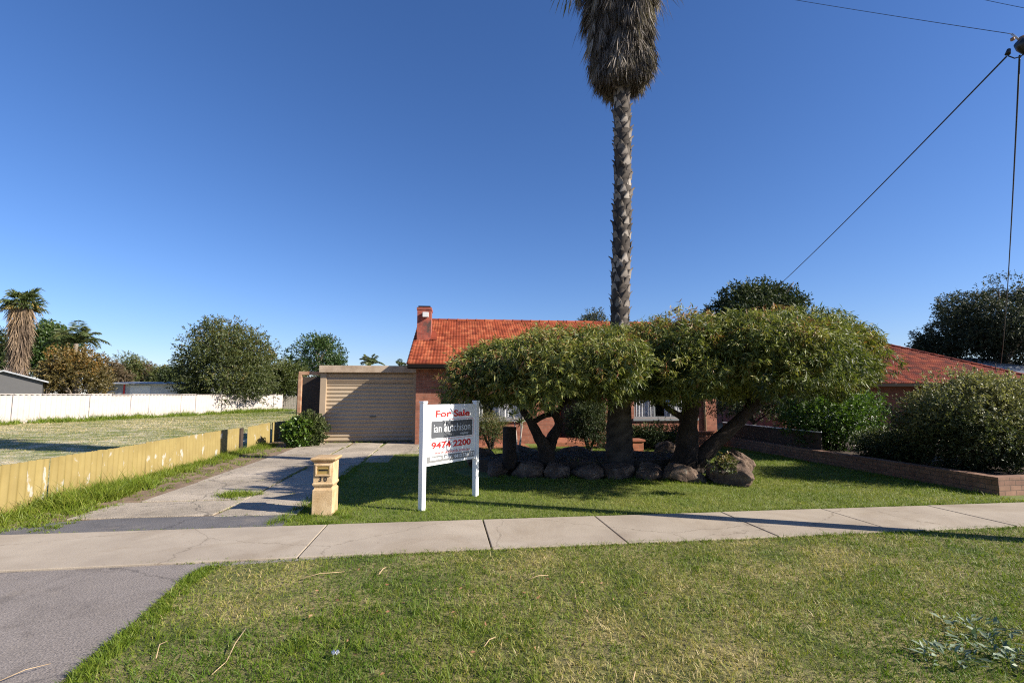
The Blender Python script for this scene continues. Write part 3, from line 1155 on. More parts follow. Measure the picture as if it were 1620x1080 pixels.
def ridge_caps(pts, mat_name, parent, seg=.38, r=.11):
    V = MB()
    a, b = Vector(pts[0]), Vector(pts[1])
    L = (b - a).length
    d = (b - a) / L
    up = Vector((0, 0, 1)); side = d.cross(up).normalized(); up = side.cross(d)
    n = int(L / seg)
    for i in range(n):
        p = a + d * (L * i / n); q = a + d * (L * (i + 1) / n + .03)
        rings = []
        for c, rr in ((p, r * 1.12), (p + d * .05, r * 1.12), (p + d * .055, r), (q, r * .97)):
            rings.append([c + side * math.cos(t) * rr + up * (math.sin(t) * rr * .85 - .02) for t in np.linspace(-.35, math.pi + .35, 9)])
        V.loft(rings, True, False)
    o = V.build('ridge_capping', M[mat_name], parent)
    at_ = o.data.attributes.new('tint', 'FLOAT', 'POINT')
    at_.data.foreach_set('value', np.repeat(rng.random(max(1, len(o.data.vertices) // 36 + 1)), 36)[:len(o.data.vertices)].astype(np.float32))
    return o


def wall_with_holes(length, height, holes, thick=.22):
    """front wall from x=0..length, y 0..thick, with rectangular holes (x0,x1,z0,z1)"""
    mb = MB()
    xs = sorted({0, length, *[h[0] for h in holes], *[h[1] for h in holes]})
    for a, b in zip(xs[:-1], xs[1:]):
        hs = sorted([(h[2], h[3]) for h in holes if h[0] <= a + 1e-6 and h[1] >= b - 1e-6])
        z = 0
        for (z0, z1) in hs:
            if z0 > z + 1e-6: mb.box(a, b, 0, thick, z, z0)
            z = z1
        if z < height - 1e-6: mb.box(a, b, 0, thick, z, height)
    return mb


def curtain_mb(x0, x1, y, z0, z1, folds):
    mb = MB()
    n = folds * 8
    V, F = [], []
    for zi, z in enumerate((z0, z1)):
        for i in range(n + 1):
            x = x0 + (x1 - x0) * i / n
            V.append((x, y + .03 * math.sin(i * 2 * math.pi / 8) + .012 * math.sin(i * .7), z))
    for i in range(n):
        F.append((i, i + 1, n + 2 + i, n + 1 + i))
    mb.add(V, F, True)
    return mb


def window(parent, x0, x1, z0, z1, panes=3, curtains=True):
    fr = MB()
    w = .055
    y0, y1 = .05, .12
    fr.box(x0, x1, y0, y1, z0, z0 + w); fr.box(x0, x1, y0, y1, z1 - w, z1)
    for i in range(panes + 1):
        x = x0 + (x1 - x0 - w) * i / panes
        fr.box(x, x + w, y0 + .004, y1 - .004, z0 + w, z1 - w)
    f = fr.build('window', M['frame'], parent)
    MB().box(x0 + .01, x1 - .01, .085, .091, z0 + .01, z1 - .01).build('pane', M['glass'], f)
    MB().box(x0 - .06, x1 + .06, -.07, .05, z0 - .09, z0 - .003).build('sill', M['frame'], f, .008)
    return f


def build_house():
    root = empty('brick_house', H_O, H_ROT, 'salmon brick house with an orange tiled gable roof and brick chimney', 'house')
    LEN, HT, DEP = 10.3, 2.5, 8.3
    win1 = (1.45, 3.55, .82, 2.1)
    win2 = (7.35, 9.55, .82, 2.1)
    porch = (4.75, 6.35, 0, 2.3)
    mb = wall_with_holes(LEN, HT, [win1, win2, porch])
    # porch recess
    mb.box(4.53, 4.75, .22, 1.6, 0, HT); mb.box(6.35, 6.57, .22, 1.6, 0, HT); mb.box(4.75, 6.35, 1.4, 1.6, 0, HT)
    # sides, back, gables
    mb.box(0, .22, .22, DEP - .22, 0, HT); mb.box(LEN - .22, LEN, .22, DEP - .22, 0, HT); mb.box(0, LEN, DEP - .22, DEP, 0, HT)
    for x in (0.0, LEN - .22):
        mb.add([(x, 0, HT), (x, DEP, HT), (x, DEP / 2, HT + 1.95), (x + .22, 0, HT), (x + .22, DEP, HT), (x + .22, DEP / 2, HT + 1.95)],
               [(0, 2, 1), (3, 4, 5), (0, 3, 5, 2), (1, 2, 5, 4)])
    mb.build('wall', M['brick_house'], root)
    MB().box(4.4, 6.7, -1.1, 1.38, 0, .14).build('porch_floor', M['paver'], root, .01)
    d = MB().box(5.1, 6.0, 1.33, 1.39, .145, 2.2).build('door', M['door_dark'], root, .004)
    MB().lathe(0, 0, [(.0, -.02), (.03, 0), (.03, .03), (.0, .05)], 10).build('handle', M['galv'], d).location = (5.9, 1.3, 1.1)
    # roof
    ey, ez, ry, rz = -.45, 2.60, DEP / 2, 4.66
    x0, x1 = -.22, LEN + .25
    V, F, T = tile_slope(x0, x1, x0, x1, ey, ez, ry, rz)
    roof = np_mesh('roof', V, F, M['tile'], root, {'tint': T})
    V, F, T = tile_slope(x0, x1, x0, x1, DEP + .45, ez, ry, rz)
    np_mesh('rear_roof', V, F, M['tile'], root, {'tint': T})
    ridge_caps([(x0 - .02, ry, rz + .03), (x1, ry, rz + .03)], 'tile', roof)
    ridge_caps([(x0, ey, ez + .02), (x0, ry, rz + .01)], 'tile', roof, .34, .06)
    # gutter, fascia and soffit
    g = MB()
    prof = [(-.47, 2.58), (-.58, 2.58), (-.58, 2.47), (-.565, 2.455), (-.47, 2.455)]
    g.loft([[Vector((x, a, b)) for a, b in prof] for x in (x0 - .02, x1 + .02)])
    g.build('gutter', M['gutter'], root)
    MB().box(x0, x1, -.468, -.44, 2.44, 2.595).build('fascia', M['gutter'], root)
    MB().box(x0, x1, -.438, -.003, 2.45, 2.47).build('soffit', M['soffit'], root)
    MB().add([(x0 + .02, ey, ez - .16), (x0 + .02, ry, rz - .16), (x0 + .02, ry, rz - .01), (x0 + .02, ey, ez - .01),
              (x0 + .05, ey, ez - .16), (x0 + .05, ry, rz - .16), (x0 + .05, ry, rz - .01), (x0 + .05, ey, ez - .01)],
             [(0, 3, 2, 1), (4, 5, 6, 7), (0, 1, 5, 4), (1, 2, 6, 5), (2, 3, 7, 6), (3, 0, 4, 7)]).build('barge_board', M['gutter'], root)
    # chimney at the left verge
    cy = 1.65
    ch = MB().box(-.14, .36, cy, cy + .72, 2.7, 4.70)
    ch.box(-.16, .38, cy - .02, cy + .74, 4.702, 4.80)
    c = ch.build('chimney', M['brick_chimney'], root)
    MB().box(-.11, .33, cy + .03, cy + .69, 4.803, 4.86).build('chimney_cap', M['gutter'], c, .01)
    b = MB().box(.06, .27, cy - .16, cy - .024, 4.42, 4.60)
    b.build('white_box', M['offwhite'], c, .01)
    MB().add([(.36, cy - .05, 3.62), (.60, cy - .05, 3.60), (.52, cy + .74, 4.02), (.365, cy + .74, 4.03)], [(0, 1, 2, 3)]).build('flashing', M['tile'], c)
    for w in (win1, win2):
        f = window(root, *w)
        x0w, x1w, z0, z1 = w
        L = x1w - x0w
        curtain_mb(x0w + .06, x0w + L * .36, .2, z0 + .03, z1, 7).build('curtain', M['curtain'], f)
        curtain_mb(x0w + L * .52, x1w - .06, .2, z0 + .03, z1, 9).build('curtain', M['curtain'], f)
    # dark room behind the windows
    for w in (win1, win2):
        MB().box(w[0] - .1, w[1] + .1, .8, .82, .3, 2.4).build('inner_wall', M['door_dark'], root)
    # down pipe with collars
    dp = MB().tube([(1.03, -.05, .05), (1.03, -.05, 2.2), (1.03, -.2, 2.36), (1.03, -.5, 2.46)], .04, 10)
    for z in (.5, 1.4): dp.box(.975, 1.085, -.1, .0, z, z + .03)
    dp.build('downpipe', M['cream_metal'], root)
    dp = MB().tube([(9.85, -.05, .05), (9.85, -.05, 2.2), (9.85, -.2, 2.36), (9.85, -.5, 2.46)], .04, 10)
    dp.build('downpipe', M['cream_metal'], root)
    return root


build_house()


def build_garage():
    root = empty('garage', H_O, H_ROT, 'flat roofed garage with a cream roller door beside the brick house', 'garage')
    x0, x1, y = -3.27, -.02, 1.0
    # roller door: ribbed curtain
    n = 15
    zb, zt = .03, 2.02
    V, F = [], []
    prof = []
    N = n * 8
    for i in range(N + 1):
        z = zb + (zt - zb) * i / N
        ph = (i / 8.0) % 1
        prof.append((y + .012 - .030 * (.5 - .5 * math.cos(2 * math.pi * ph)) ** 1.0, z))
    mb = MB()
    for j, x in enumerate((x0 + .2, x1 - .14)):
        V += [(x, a, b) for a, b in prof]
    m = N + 1
    F = [(i, m + i, m + i + 1, i + 1) for i in range(N)]
    mb.add(V, F, True)
    door = mb.build('roller_door', M['cream_door'], root)
    MB().box(x0 + .2, x1 - .14, y - .02, y + .03, .0, .04).build('bottom_rail', M['timber_dark'], door)
    hb = MB().box(-1.62, -1.40, y - .045, y - .022, .86, .89)
    hb.build('handle', M['black_paint'], door, .004)
    # ribbed panel over the door
    V, F, prof = [], [], []
    N = 2 * 10
    for i in range(N + 1):
        ph = (i / 10.0) % 1
        prof.append((y - .05 - .035 * (.5 - .5 * math.cos(2 * math.pi * ph)), 2.05 + .31 * i / N))
    mb = MB()
    for x in (x0 + .2, x1 - .14):
        V += [(x, a, b) for a, b in prof]
    m = N + 1
    mb.add(V, [(i, m + i, m + i + 1, i + 1) for i in range(N)], True)
    mb.build('header_panel', M['cream_metal'], root)
    MB().box(x0 + .2, x1 - .14, y - .04, y + .06, 2.02, 2.049).build('lintel', M['cream_metal'], root)
    for a, b in ((x0, x0 + .2), (x1 - .14, x1)):
        MB().box(a, b, y - .12, y + .08, 0, 2.36).build('door_post', M['cream_metal'], root, .008)
    MB().box(x0 - .02, x1 + .03, y - .26, y + .1, 2.364, 2.60).build('fascia_beam', M['weathered_timber'], root, .012)
    MB().box(x0, x1 - .03, y + .1, y + 6.4, 2.42, 2.50).build('roof', M['zinc'], root)
    w = MB().box(x0, x0 + .1, y + .09, y + 6.3, 0, 2.41)
    w.box(x0 + .1, x1 - .04, y + 6.2, y + 6.3, 0, 2.41)
    w.build('wall', M['brick_dark'], root)
    return root


build_garage()


def build_frame():
    # rusty open side-gate frame left of the garage
    root = empty('gate_frame', H_O, H_ROT, 'rusty steel gate frame standing open between garage and yellow fence', 'gate frame')
    MB().box(-3.99, -3.88, .88, 1.0, 0, 2.28).build('frame_post', M['rust'], root, .006)
    MB().box(-3.99, -3.272, .9, .98, 2.283, 2.40).build('frame_beam', M['rust'], root, .006)
    MB().box(-4.35, -3.28, 2.0, 2.06, 0, 2.25).build('shade_board', M['timber_dark'], root, .006)  # added dark board standing in for the shaded void behind the frame


build_frame()


def build_neighbour():
    # hip-roofed dark red house to the right, a little lower
    A = at(1225, 606, 22.5)
    root = empty('brick_house', (A.x, 22.5, 0), R(1.0), 'dark red brick house with a red hip roof behind the shrubs on the right', 'house')
    LEN, DEP = 12.75, 9.2
    HT = 2.10
    win = (2.1, 4.3, .35, 1.75)
    mb = wall_with_holes(LEN - 1.2, HT, [(win[0] - .6, win[1] - .6, win[2], win[3])])
    mb.box(0, .22, .22, DEP - 1.2, 0, HT); mb.box(LEN - 1.42, LEN - 1.2, .22, DEP - 1.2, 0, HT); mb.box(.22, LEN - 1.42, DEP - 1.42, DEP - 1.2, 0, HT)
    o = mb.build('wall', M['brick_dark'], root)
    o.location = (.6, .6, 0)
    f = window(root, win[0], win[1], win[2], win[3], 2)
    f.location = (0, .6, 0)
    curtain_mb(win[0] + .06, win[1] - .06, .2, win[2] + .03, win[3], 12).build('curtain', M['curtain'], f)
    ez, rz = 2.13, 4.42
    run = DEP / 2
    # ridge end positions give the hips
    V, F, T = tile_slope(0, LEN, run, LEN - run, 0, ez, run, rz, .31, .21)
    rf = np_mesh('roof', V, F, M['tile_dark'], root, {'tint': T})
    V, F, T = tile_slope(0, LEN, run, LEN - run, DEP, ez, run, rz, .31, .21)
    np_mesh('rear_roof', V, F, M['tile_dark'], root, {'tint': T})
    for sx, nm in ((0, 'hip_roof'), (1, 'hip_roof')):
        Vs, Fs, Ts = tile_slope(0, DEP, run, DEP - run, 0, ez, run, rz, .31, .21)
        W = Vs.copy()
        W[:, 0] = Vs[:, 1] if sx == 0 else LEN - Vs[:, 1]
        W[:, 1] = Vs[:, 0]
        np_mesh(nm, W, Fs, M['tile_dark'], root, {'tint': Ts})
    ridge_caps([(run, run, rz + .03), (LEN - run, run, rz + .03)], 'tile_dark', rf, .38, .12)
    for a, b in (((LEN, 0, ez), (LEN - run, run, rz)), ((0, 0, ez), (run, run, rz))):
        ridge_caps([(a[0], a[1], a[2] + .04), (b[0], b[1], b[2] + .04)], 'tile_dark', rf, .36, .11)
    MB().box(-.02, LEN + .02, -.1, -.02, ez - .14, ez - .02).build('gutter', M['gutter'], root)
    MB().box(0, LEN, 0.0, .58, ez - .13, ez - .10).build('soffit', M['gutter'], root)
    # the wing that comes forward at the right
    MB().box(8.2, 11.9, -.72, .58, 0, 2.0).build('porch_wall', M['brick_dark'], root)
    MB().box(7.8, 12.9, -1.15, -.12, 2.02, 2.28).build('porch_beam', M['gutter'], root, .01)
    mp = MB().tube([(11.05, 1.0, 2.5), (11.05, 1.0, 3.08)], .02, 6)
    mp.build('roof_vent', M['timber_dark'], root)
    mp = MB().tube([(10.1, 0.5, 2.30), (10.2, .5, 2.5), (10.5, .5, 2.57), (10.8, .5, 2.5), (10.9, .5, 2.30)], .018, 6)
    mp.build('service_bracket', M['timber_dark'], root)
    return root


build_neighbour()


def build_sheds():
    # dark shed at the far left with a low gable roof
    a = at(-30, 626, 36); b = at(68, 626, 36)
    b = at(66, 626, 37.0)
    L = 3.6
    sr = R(40)
    root = empty('shed', (b.x - L * math.cos(sr), 37.0 - L * math.sin(sr), 0), sr, 'dark grey garden shed with a pale gable roof behind the cream fence', 'shed')
    zr = at(8, 588, 36).z; ze = at(68, 603, 36).z
    ap = L * .42
    MB().add([(0, 0, 0), (L, 0, 0), (L, 0, ze), (ap, 0, zr), (0, 0, ze), (0, 5, 0), (L, 5, 0), (L, 5, ze), (ap, 5, zr), (0, 5, ze)],
             [(0, 1, 2, 3, 4), (9, 8, 7, 6, 5), (1, 6, 7, 2), (5, 0, 4, 9)]).build('wall', M['shed_dark'], root)
    rf = MB()
    for (xa, za, xb, zb) in ((-.25, ze - .08, ap, zr + .01), (ap, zr + .01, L + .3, ze - .08)):
        rf.add([(xa, -.3, za), (xb, -.3, zb), (xb, 5.3, zb), (xa, 5.3, za), (xa, -.3, za + .1), (xb, -.3, zb + .1), (xb, 5.3, zb + .1), (xa, 5.3, za + .1)],
               [(3, 2, 1, 0), (4, 5, 6, 7), (0, 1, 5, 4), (1, 2, 6, 5), (2, 3, 7, 6), (3, 0, 4, 7)])
    rf.build('roof', M['zinc'], root)
    # pale shed with flat roof
    a = at(150, 626, 47); b = at(288, 626, 47)
    L = b.x - a.x
    root = empty('shed', (a.x, 47, 0), R(-3), 'pale flat roofed shed with a white door behind the cream fence', 'shed')
    z = at(200, 606, 47).z
    MB().box(0, L, 0, 4.5, 0, z - .1).build('wall', M['shed_pale'], root)
    MB().box(.05, L * .36, -.04, -.003, .1, z - .13).build('panel', M['zinc'], root)
    d = MB().box(L * .42, L * .66, -.05, -.004, .1, z - .2).build('door', M['white_paint'], root)
    MB().box(L * .34, L * .36, -.06, -.041, .1, z - .13).build('red_trim', M['red_print'], root)
    MB().add([(-.2, -.4, z - .06), (L + .3, -.4, z - .12), (L + .3, 5, z + .1), (-.2, 5, z + .22), (-.2, -.4, z), (L + .3, -.4, z - .06), (L + .3, 5, z + .16), (-.2, 5, z + .28)],
             [(3, 2, 1, 0), (4, 5, 6, 7), (0, 1, 5, 4), (1, 2, 6, 5), (2, 3, 7, 6), (3, 0, 4, 7)]).build('roof', M['zinc'], root)
    # grey metal roof far right
    a = at(1532, 575, 36); b = at(1700, 575, 36)
    zt = at(1600, 566, 38).z; zb = at(1600, 592, 36).z
    L = b.x - a.x
    root = empty('shed', (a.x, 36, 0), 0, 'grey metal roofed outbuilding behind the dark red house', 'shed')
    MB().box(0.2, L, 0, 6, 0, zb - .1).build('wall', M['shed_pale'], root)
    n = 60
    V = [];
    for (yy, z) in ((-.4, zb), (6.5, zt + .3)):
        for i in range(n + 1):
            V.append((L * i / n, yy, z + (.05 if i % 3 == 0 else 0)))
    MB().add(V, [(i, i + 1, n + 2 + i, n + 1 + i) for i in range(n)]).build('roof', M['zinc'], root)


build_sheds()


# ================================================================== SIGN
def text_mesh(name, s, size, mat, parent, x, z, width=None, bold=0.0, y=-.002, align='CENTER', height=None, spacing=1.0):
    cu = bpy.data.curves.new(name, 'FONT')
    cu.body = s
    cu.size = size
    cu.align_x = align
    cu.offset = bold
    cu.space_character = spacing
    cu.extrude = .0008
    cu.resolution_u = 4
    tmp = bpy.data.objects.new(name + '_curve', cu)
    COL.objects.link(tmp)
    dg = bpy.context.evaluated_depsgraph_get()
    me = bpy.data.meshes.new_from_object(tmp.evaluated_get(dg))
    bpy.data.objects.remove(tmp)
    n = len(me.vertices)
    c = np.empty(n * 3, np.float32)
    me.vertices.foreach_get('co', c)
    c = c.reshape(-1, 3)
    x0, x1 = c[:, 0].min(), c[:, 0].max()
    sx = (width / (x1 - x0)) if width else 1.0
    c[:, 0] = (c[:, 0] - (x0 + x1) / 2) * sx
    if height:
        c[:, 1] *= height / (c[:, 1].max() - c[:, 1].min())
    out = np.stack([c[:, 0] + x, y - c[:, 2], c[:, 1] - c[:, 1].min() + z], 1)
    me.vertices.foreach_set('co', out.ravel().astype(np.float32))
    me.materials.clear()
    me.materials.append(mat)
    me.name = name
    me.update()
    return link(name, me, parent)


def rounded(x0, x1, z0, z1, r, n=6):
    out = []
    for cx, cz, a0 in ((x1 - r, z0 + r, -90), (x1 - r, z1 - r, 0), (x0 + r, z1 - r, 90), (x0 + r, z0 + r, 180)):
        for i in range(n + 1):
            a = R(a0 + 90 * i / n)
            out.append((cx + r * math.cos(a), cz + r * math.sin(a)))
    return out


def build_sign():
    p1, p2 = gp(667, 808), gp(752, 785)
    d = p2 - p1
    ang = math.atan2(d.y, d.x)
    W = d.length
    root = empty('sale_sign', p1, ang, 'white real estate sign board on two square posts on the front lawn', 'sign')
    for x in (0, W):
        MB().box(x - .038, x + .038, -.038, .038, -.05, 1.485).build('post', M['white_paint'], root, .004)
        MB().box(x - .046, x + .046, -.046, .046, 1.487, 1.515).build('post_cap', M['white_paint'], root, .006)
    bx0, bx1, z0, z1 = .040, W - .040, .60, 1.465
    board = MB().box(bx0, bx1, -.018, .018, z0, z1).build('board', M['white_paint'], root, .002)
    w, h = bx1 - bx0, z1 - z0
    X = lambda f: bx0 + w * f
    Z = lambda f: z1 - h * f
    y = -.0205
    text_mesh('red_lettering', 'For Sale', .14, M['red_print'], board, X(.52), Z(.215), w * .70, .0046, y, height=h * .115)
    pl = MB()
    def plate(poly, y0, y1, name, mat):
        m = MB()
        m.loft([[Vector((a, yy, b)) for a, b in poly] for yy in (y1, y0)])
        return m.build(name, mat, board)
    plate(rounded(X(.065), X(.955), Z(.585), Z(.255), .035), -.0205, -.0185, 'logo_border', M['red_print'])
    plate(rounded(X(.072), X(.948), Z(.579), Z(.261), .031), -.0215, -.0208, 'logo_surround', M['white_print'])
    plate(rounded(X(.092), X(.928), Z(.560), Z(.280), .018), -.0225, -.0218, 'logo_plate', M['grey_print'])
    text_mesh('logo_lettering', 'ian hutchison', .14, M['white_print'], board, X(.51), Z(.465), w * .74, -.001, -.0235, height=h * .135)
    MB().box(X(.355), X(.362), -.0245, -.0228, Z(.47), Z(.30)).build('logo_bar', M['white_print'], board)
    text_mesh('logo_lettering', 'realtor', .05, M['white_print'], board, X(.755), Z(.533), w * .17, 0, -.0235, height=h * .042)
    text_mesh('red_lettering', '9474 2200', .14, M['red_print'], board, X(.50), Z(.735), w * .80, .0046, y, height=h * .112)
    text_mesh('red_lettering', 'www.ianhutch.com.au', .05, M['red_print'], board, X(.52), Z(.830), w * .70, 0, y, height=h * .055)
    MB().box(X(.02), X(.985), -.0205, -.0185, Z(.955), Z(.850)).build('agent_band', M['grey_band'], board)
    text_mesh('white_lettering', 'Steve Lally', .06, M['white_print'], board, X(.285), Z(.935), w * .42, .0022, -.0225, height=h * .078)
    text_mesh('white_lettering', '0412 576 133', .06, M['white_print'], board, X(.76), Z(.930), w * .42, .0014, -.0225, height=h * .062)


build_sign()


# ================================================================== LETTERBOX
def build_letterbox():
    p = gp(508, 815)
    root = empty('letterbox', (p.x, p.y + .13, 0), R(6), 'cast limestone pillar letterbox numbered 30 at the driveway edge', 'letterbox')
    hw, hd = .133, .165

    def ring(w, d, z):
        return [Vector((-w, -d, z)), Vector((w, -d, z)), Vector((w, d, z)), Vector((-w, d, z))]
    MB().loft([ring(hw, hd, -.05), ring(hw, hd, .335), ring(hw - .012, hd - .012, .35)]).build('base', M['limestone'], root, .006)
    MB().loft([ring(hw - .02, hd - .02, .35), ring(hw - .02, hd - .02, .373)]).build('neck', M['limestone'], root)
    b = MB()
    b.loft([ring(hw - .015, hd - .015, .374), ring(hw + .004, hd + .004, .405), ring(hw + .004, hd + .004, .425), ring(hw - .006, hd - .006, .43), ring(hw - .006, hd - .006, .70)])
    body = b.build('body', M['limestone'], root, .004)
    cap = MB().loft([ring(hw - .004, hd - .004, .701), ring(hw + .012, hd + .012, .715), ring(hw + .03, hd + .03, .735), ring(hw + .034, hd + .034, .750), ring(hw + .026, hd + .026, .762), ring(hw - .03, hd - .03, .768)])
    cap.build('cap', M['limestone_cap'], root, .004)
    # moulded frame round the slot
    f = -hd + .006
    fr = MB()
    for (x0, x1, z0, z1) in ((-.105, .105, .655, .68), (-.105, .105, .52, .545), (-.105, -.078, .545, .655), (.078, .105, .545, .655)):
        fr.box(x0, x1, f - .022, f - .001, z0, z1)
    fr.build('slot_frame', M['limestone'], body, .006)
    MB().box(-.077, .077, f - .006, f - .001, .546, .654).build('slot_plate', M['brass'], body)
    MB().box(-.062, .062, f - .02, f - .0065, .612, .636).build('slot_flap', M['brass'], body, .003)
    MB().box(-.060, .060, f - .009, f - .0065, .588, .611).build('slot_opening', M['slot_dark'], body)
    text_mesh('number', '3 0', .1, M['black_paint'], body, .0, .448, .105, .003, f - .003, height=.064)


build_letterbox()


# ================================================================== GARDEN BED
def boulder(name, label, x, y, sx, sy, sz, seed, group='boulders edging the raised garden bed', z=0.0):
    bm = bmesh.new()
    bmesh.ops.create_icosphere(bm, subdivisions=5, radius=1)
    o = Vector((seed * 7.3, seed * 3.1, seed * 1.7))
    rr = random.Random(seed)
    cuts = []
    for i in range(16):
        nrm = Vector((rr.gauss(0, 1), rr.gauss(0, 1), rr.gauss(0, .8))).normalized()
        cuts.append((nrm, rr.uniform(.62, .86)))
    for v in bm.verts:
        p = v.co.copy()
        q = p * 1.12
        for nrm, d in cuts:
            e = q.dot(nrm) - d
            if e > 0: q = q - nrm * e * .94
        k = 1 + .14 * mnoise.noise(p * 1.2 + o) + .09 * mnoise.noise(p * 3.1 + o) + .06 * mnoise.noise(p * 8 + o) + .03 * mnoise.noise(p * 19 + o)
        v.co = Vector((q.x * sx, q.y * sy, q.z * sz)) * k * 1.2
    me = bpy.data.meshes.new(name)
    bm.to_mesh(me); bm.free()
    for f in me.polygons: f.use_smooth = True
    me.materials.append(M['rock'])
    ob = link(name, me)
    ob.location = (x, y, z + sz * .55)
    ob.rotation_euler = (0, 0, seed * 1.3)
    return tag(ob, label, 'boulder', group)


def build_bed():
    cu, cv, ru, rv = 3.1, 11.15, 2.45, 1.0
    ring = [uv(cu + ru * math.cos(a), cv + rv * math.sin(a)) for a in np.linspace(0, 2 * math.pi, 40, endpoint=False)]
    mb = MB()
    mb.prism([tuple(p)[:2] for p in ring], 0, .26)
    mb.build('garden_soil', M['garden_soil']); tag(bpy.context.scene.objects['garden_soil'], kind='structure')
    spec = [(790, 752, .30, .26, 'first boulder of the bed front, directly behind the right sign post'),
            (838, 756, .27, .24, 'second boulder along the front of the bed, right of the timber stump'),
            (884, 757, .26, .25, 'third boulder along the bed front, below the twisted trunk'),
            (931, 758, .30, .24, 'fourth boulder along the bed front, left of the palm trunk'),
            (984, 758, .29, .26, 'fifth boulder along the bed front, below the palm trunk'),
            (1035, 760, .28, .25, 'sixth boulder along the bed front, right of the palm trunk'),
            (1088, 764, .32, .26, 'seventh boulder along the bed front, beside the sunlit boulder')]
    for i, (px, py, s, h, lab) in enumerate(spec):
        p = gp(px, py)
        boulder('boulder', lab, p.x, p.y + .22, s + .05, .25, h - .085, i + 1)
    p = gp(1165, 766)
    boulder('boulder', 'large pale boulder catching sunlight at the right end of the bed', p.x + .0, p.y + .22, .54, .38, .30, 11)
    p = gp(1195, 756)
    boulder('boulder', 'rough brown rock behind the sunlit boulder at the bed end', p.x - .1, p.y + .5, .28, .3, .29, 14)
    for i, t in enumerate((150, 120, 90, 60, 32)):
        q = uv(cu + (ru + .1) * math.cos(R(t)), cv + (rv + .1) * math.sin(R(t)))
        boulder('boulder', ['boulder at the rear left corner of the raised bed', 'boulder along the rear of the bed, behind the stump', 'boulder at the middle of the bed rear, behind the palm', 'boulder along the rear of the bed, behind the thick trunk', 'boulder at the rear right corner of the raised bed'][i], q.x, q.y, .34, .26, .26, 20 + i)


build_bed()


def dress_bed():
    n = 2600
    x, y = rng.normal(size=n), rng.normal(size=n)
    a = rng.random(n) * 6.283; q = np.sqrt(rng.random(n))
    c = [uv(3.1 + 2.4 * q_ * math.cos(a_), 11.15 + .95 * q_ * math.sin(a_)) for a_, q_ in zip(a, q)]
    P = np.array([(p.x, p.y, .263 + .02 * random.random()) for p in c])
    V, F = leaf_geo(P, unit(rng.normal(size=(n, 3)) * np.array([1, 1, .3])), .05 + .05 * rng.random(n), .016)
    o = np_mesh('bed_litter', V, F, leaf_mat('dead_bed_leaf', [(0, (.035, .02, .012)), (.6, (.10, .06, .032)), (1, (.20, .13, .07))], .8, .1), None, {'tint': np.repeat(rng.random(n), 4)})
    tag(o, 'dead brown leaves lying over the soil of the raised bed', 'leaves', kind='stuff')
    spots = []
    for i in range(170):                                     # grass against the feet of the boulders
        p = gp(random.uniform(770, 1205), random.uniform(752, 768))
        spots.append((p.x, p.y + .05, .07, random.uniform(.05, .13), 16))
    for i in range(70):                                      # small weeds between the stones and on the bed
        t = random.uniform(0, 6.283)
        p = uv(3.1 + 2.3 * math.cos(t) * random.random() ** .4, 11.15 + .95 * math.sin(t))
        spots.append((p.x, p.y, .09, random.uniform(.34, .48), 16))
    X, Y, H = tufts(spots)
    o = blades('bed_weeds', X, Y, H, .009, .18 + rng.normal(size=len(X)) * .13, 'grass', .7)
    tag(o, 'grass and weeds growing around the boulders of the raised bed', 'weeds', kind='stuff')


dress_bed()


def build_stump():
    b = at(806, 722, 10.35)
    root = empty('timber_stump', (b.x, b.y, .2), R(20), 'dark upright timber stump standing in the bed behind the sign', 'stump')
    mb = MB()
    rings = []
    for z, r in ((-.05, .15), (.3, .14), (.6, .135), (.76, .138)):
        rings.append([Vector((r * math.cos(t) * (1 + .06 * math.sin(3 * t + 1)), r * math.sin(t) * (1 + .05 * math.cos(4 * t)), z)) for t in np.linspace(0, 6.283, 18, endpoint=False)])
    mb.loft(rings, True, True)
    mb.build('stump_body', M['bark'], root)


build_stump()


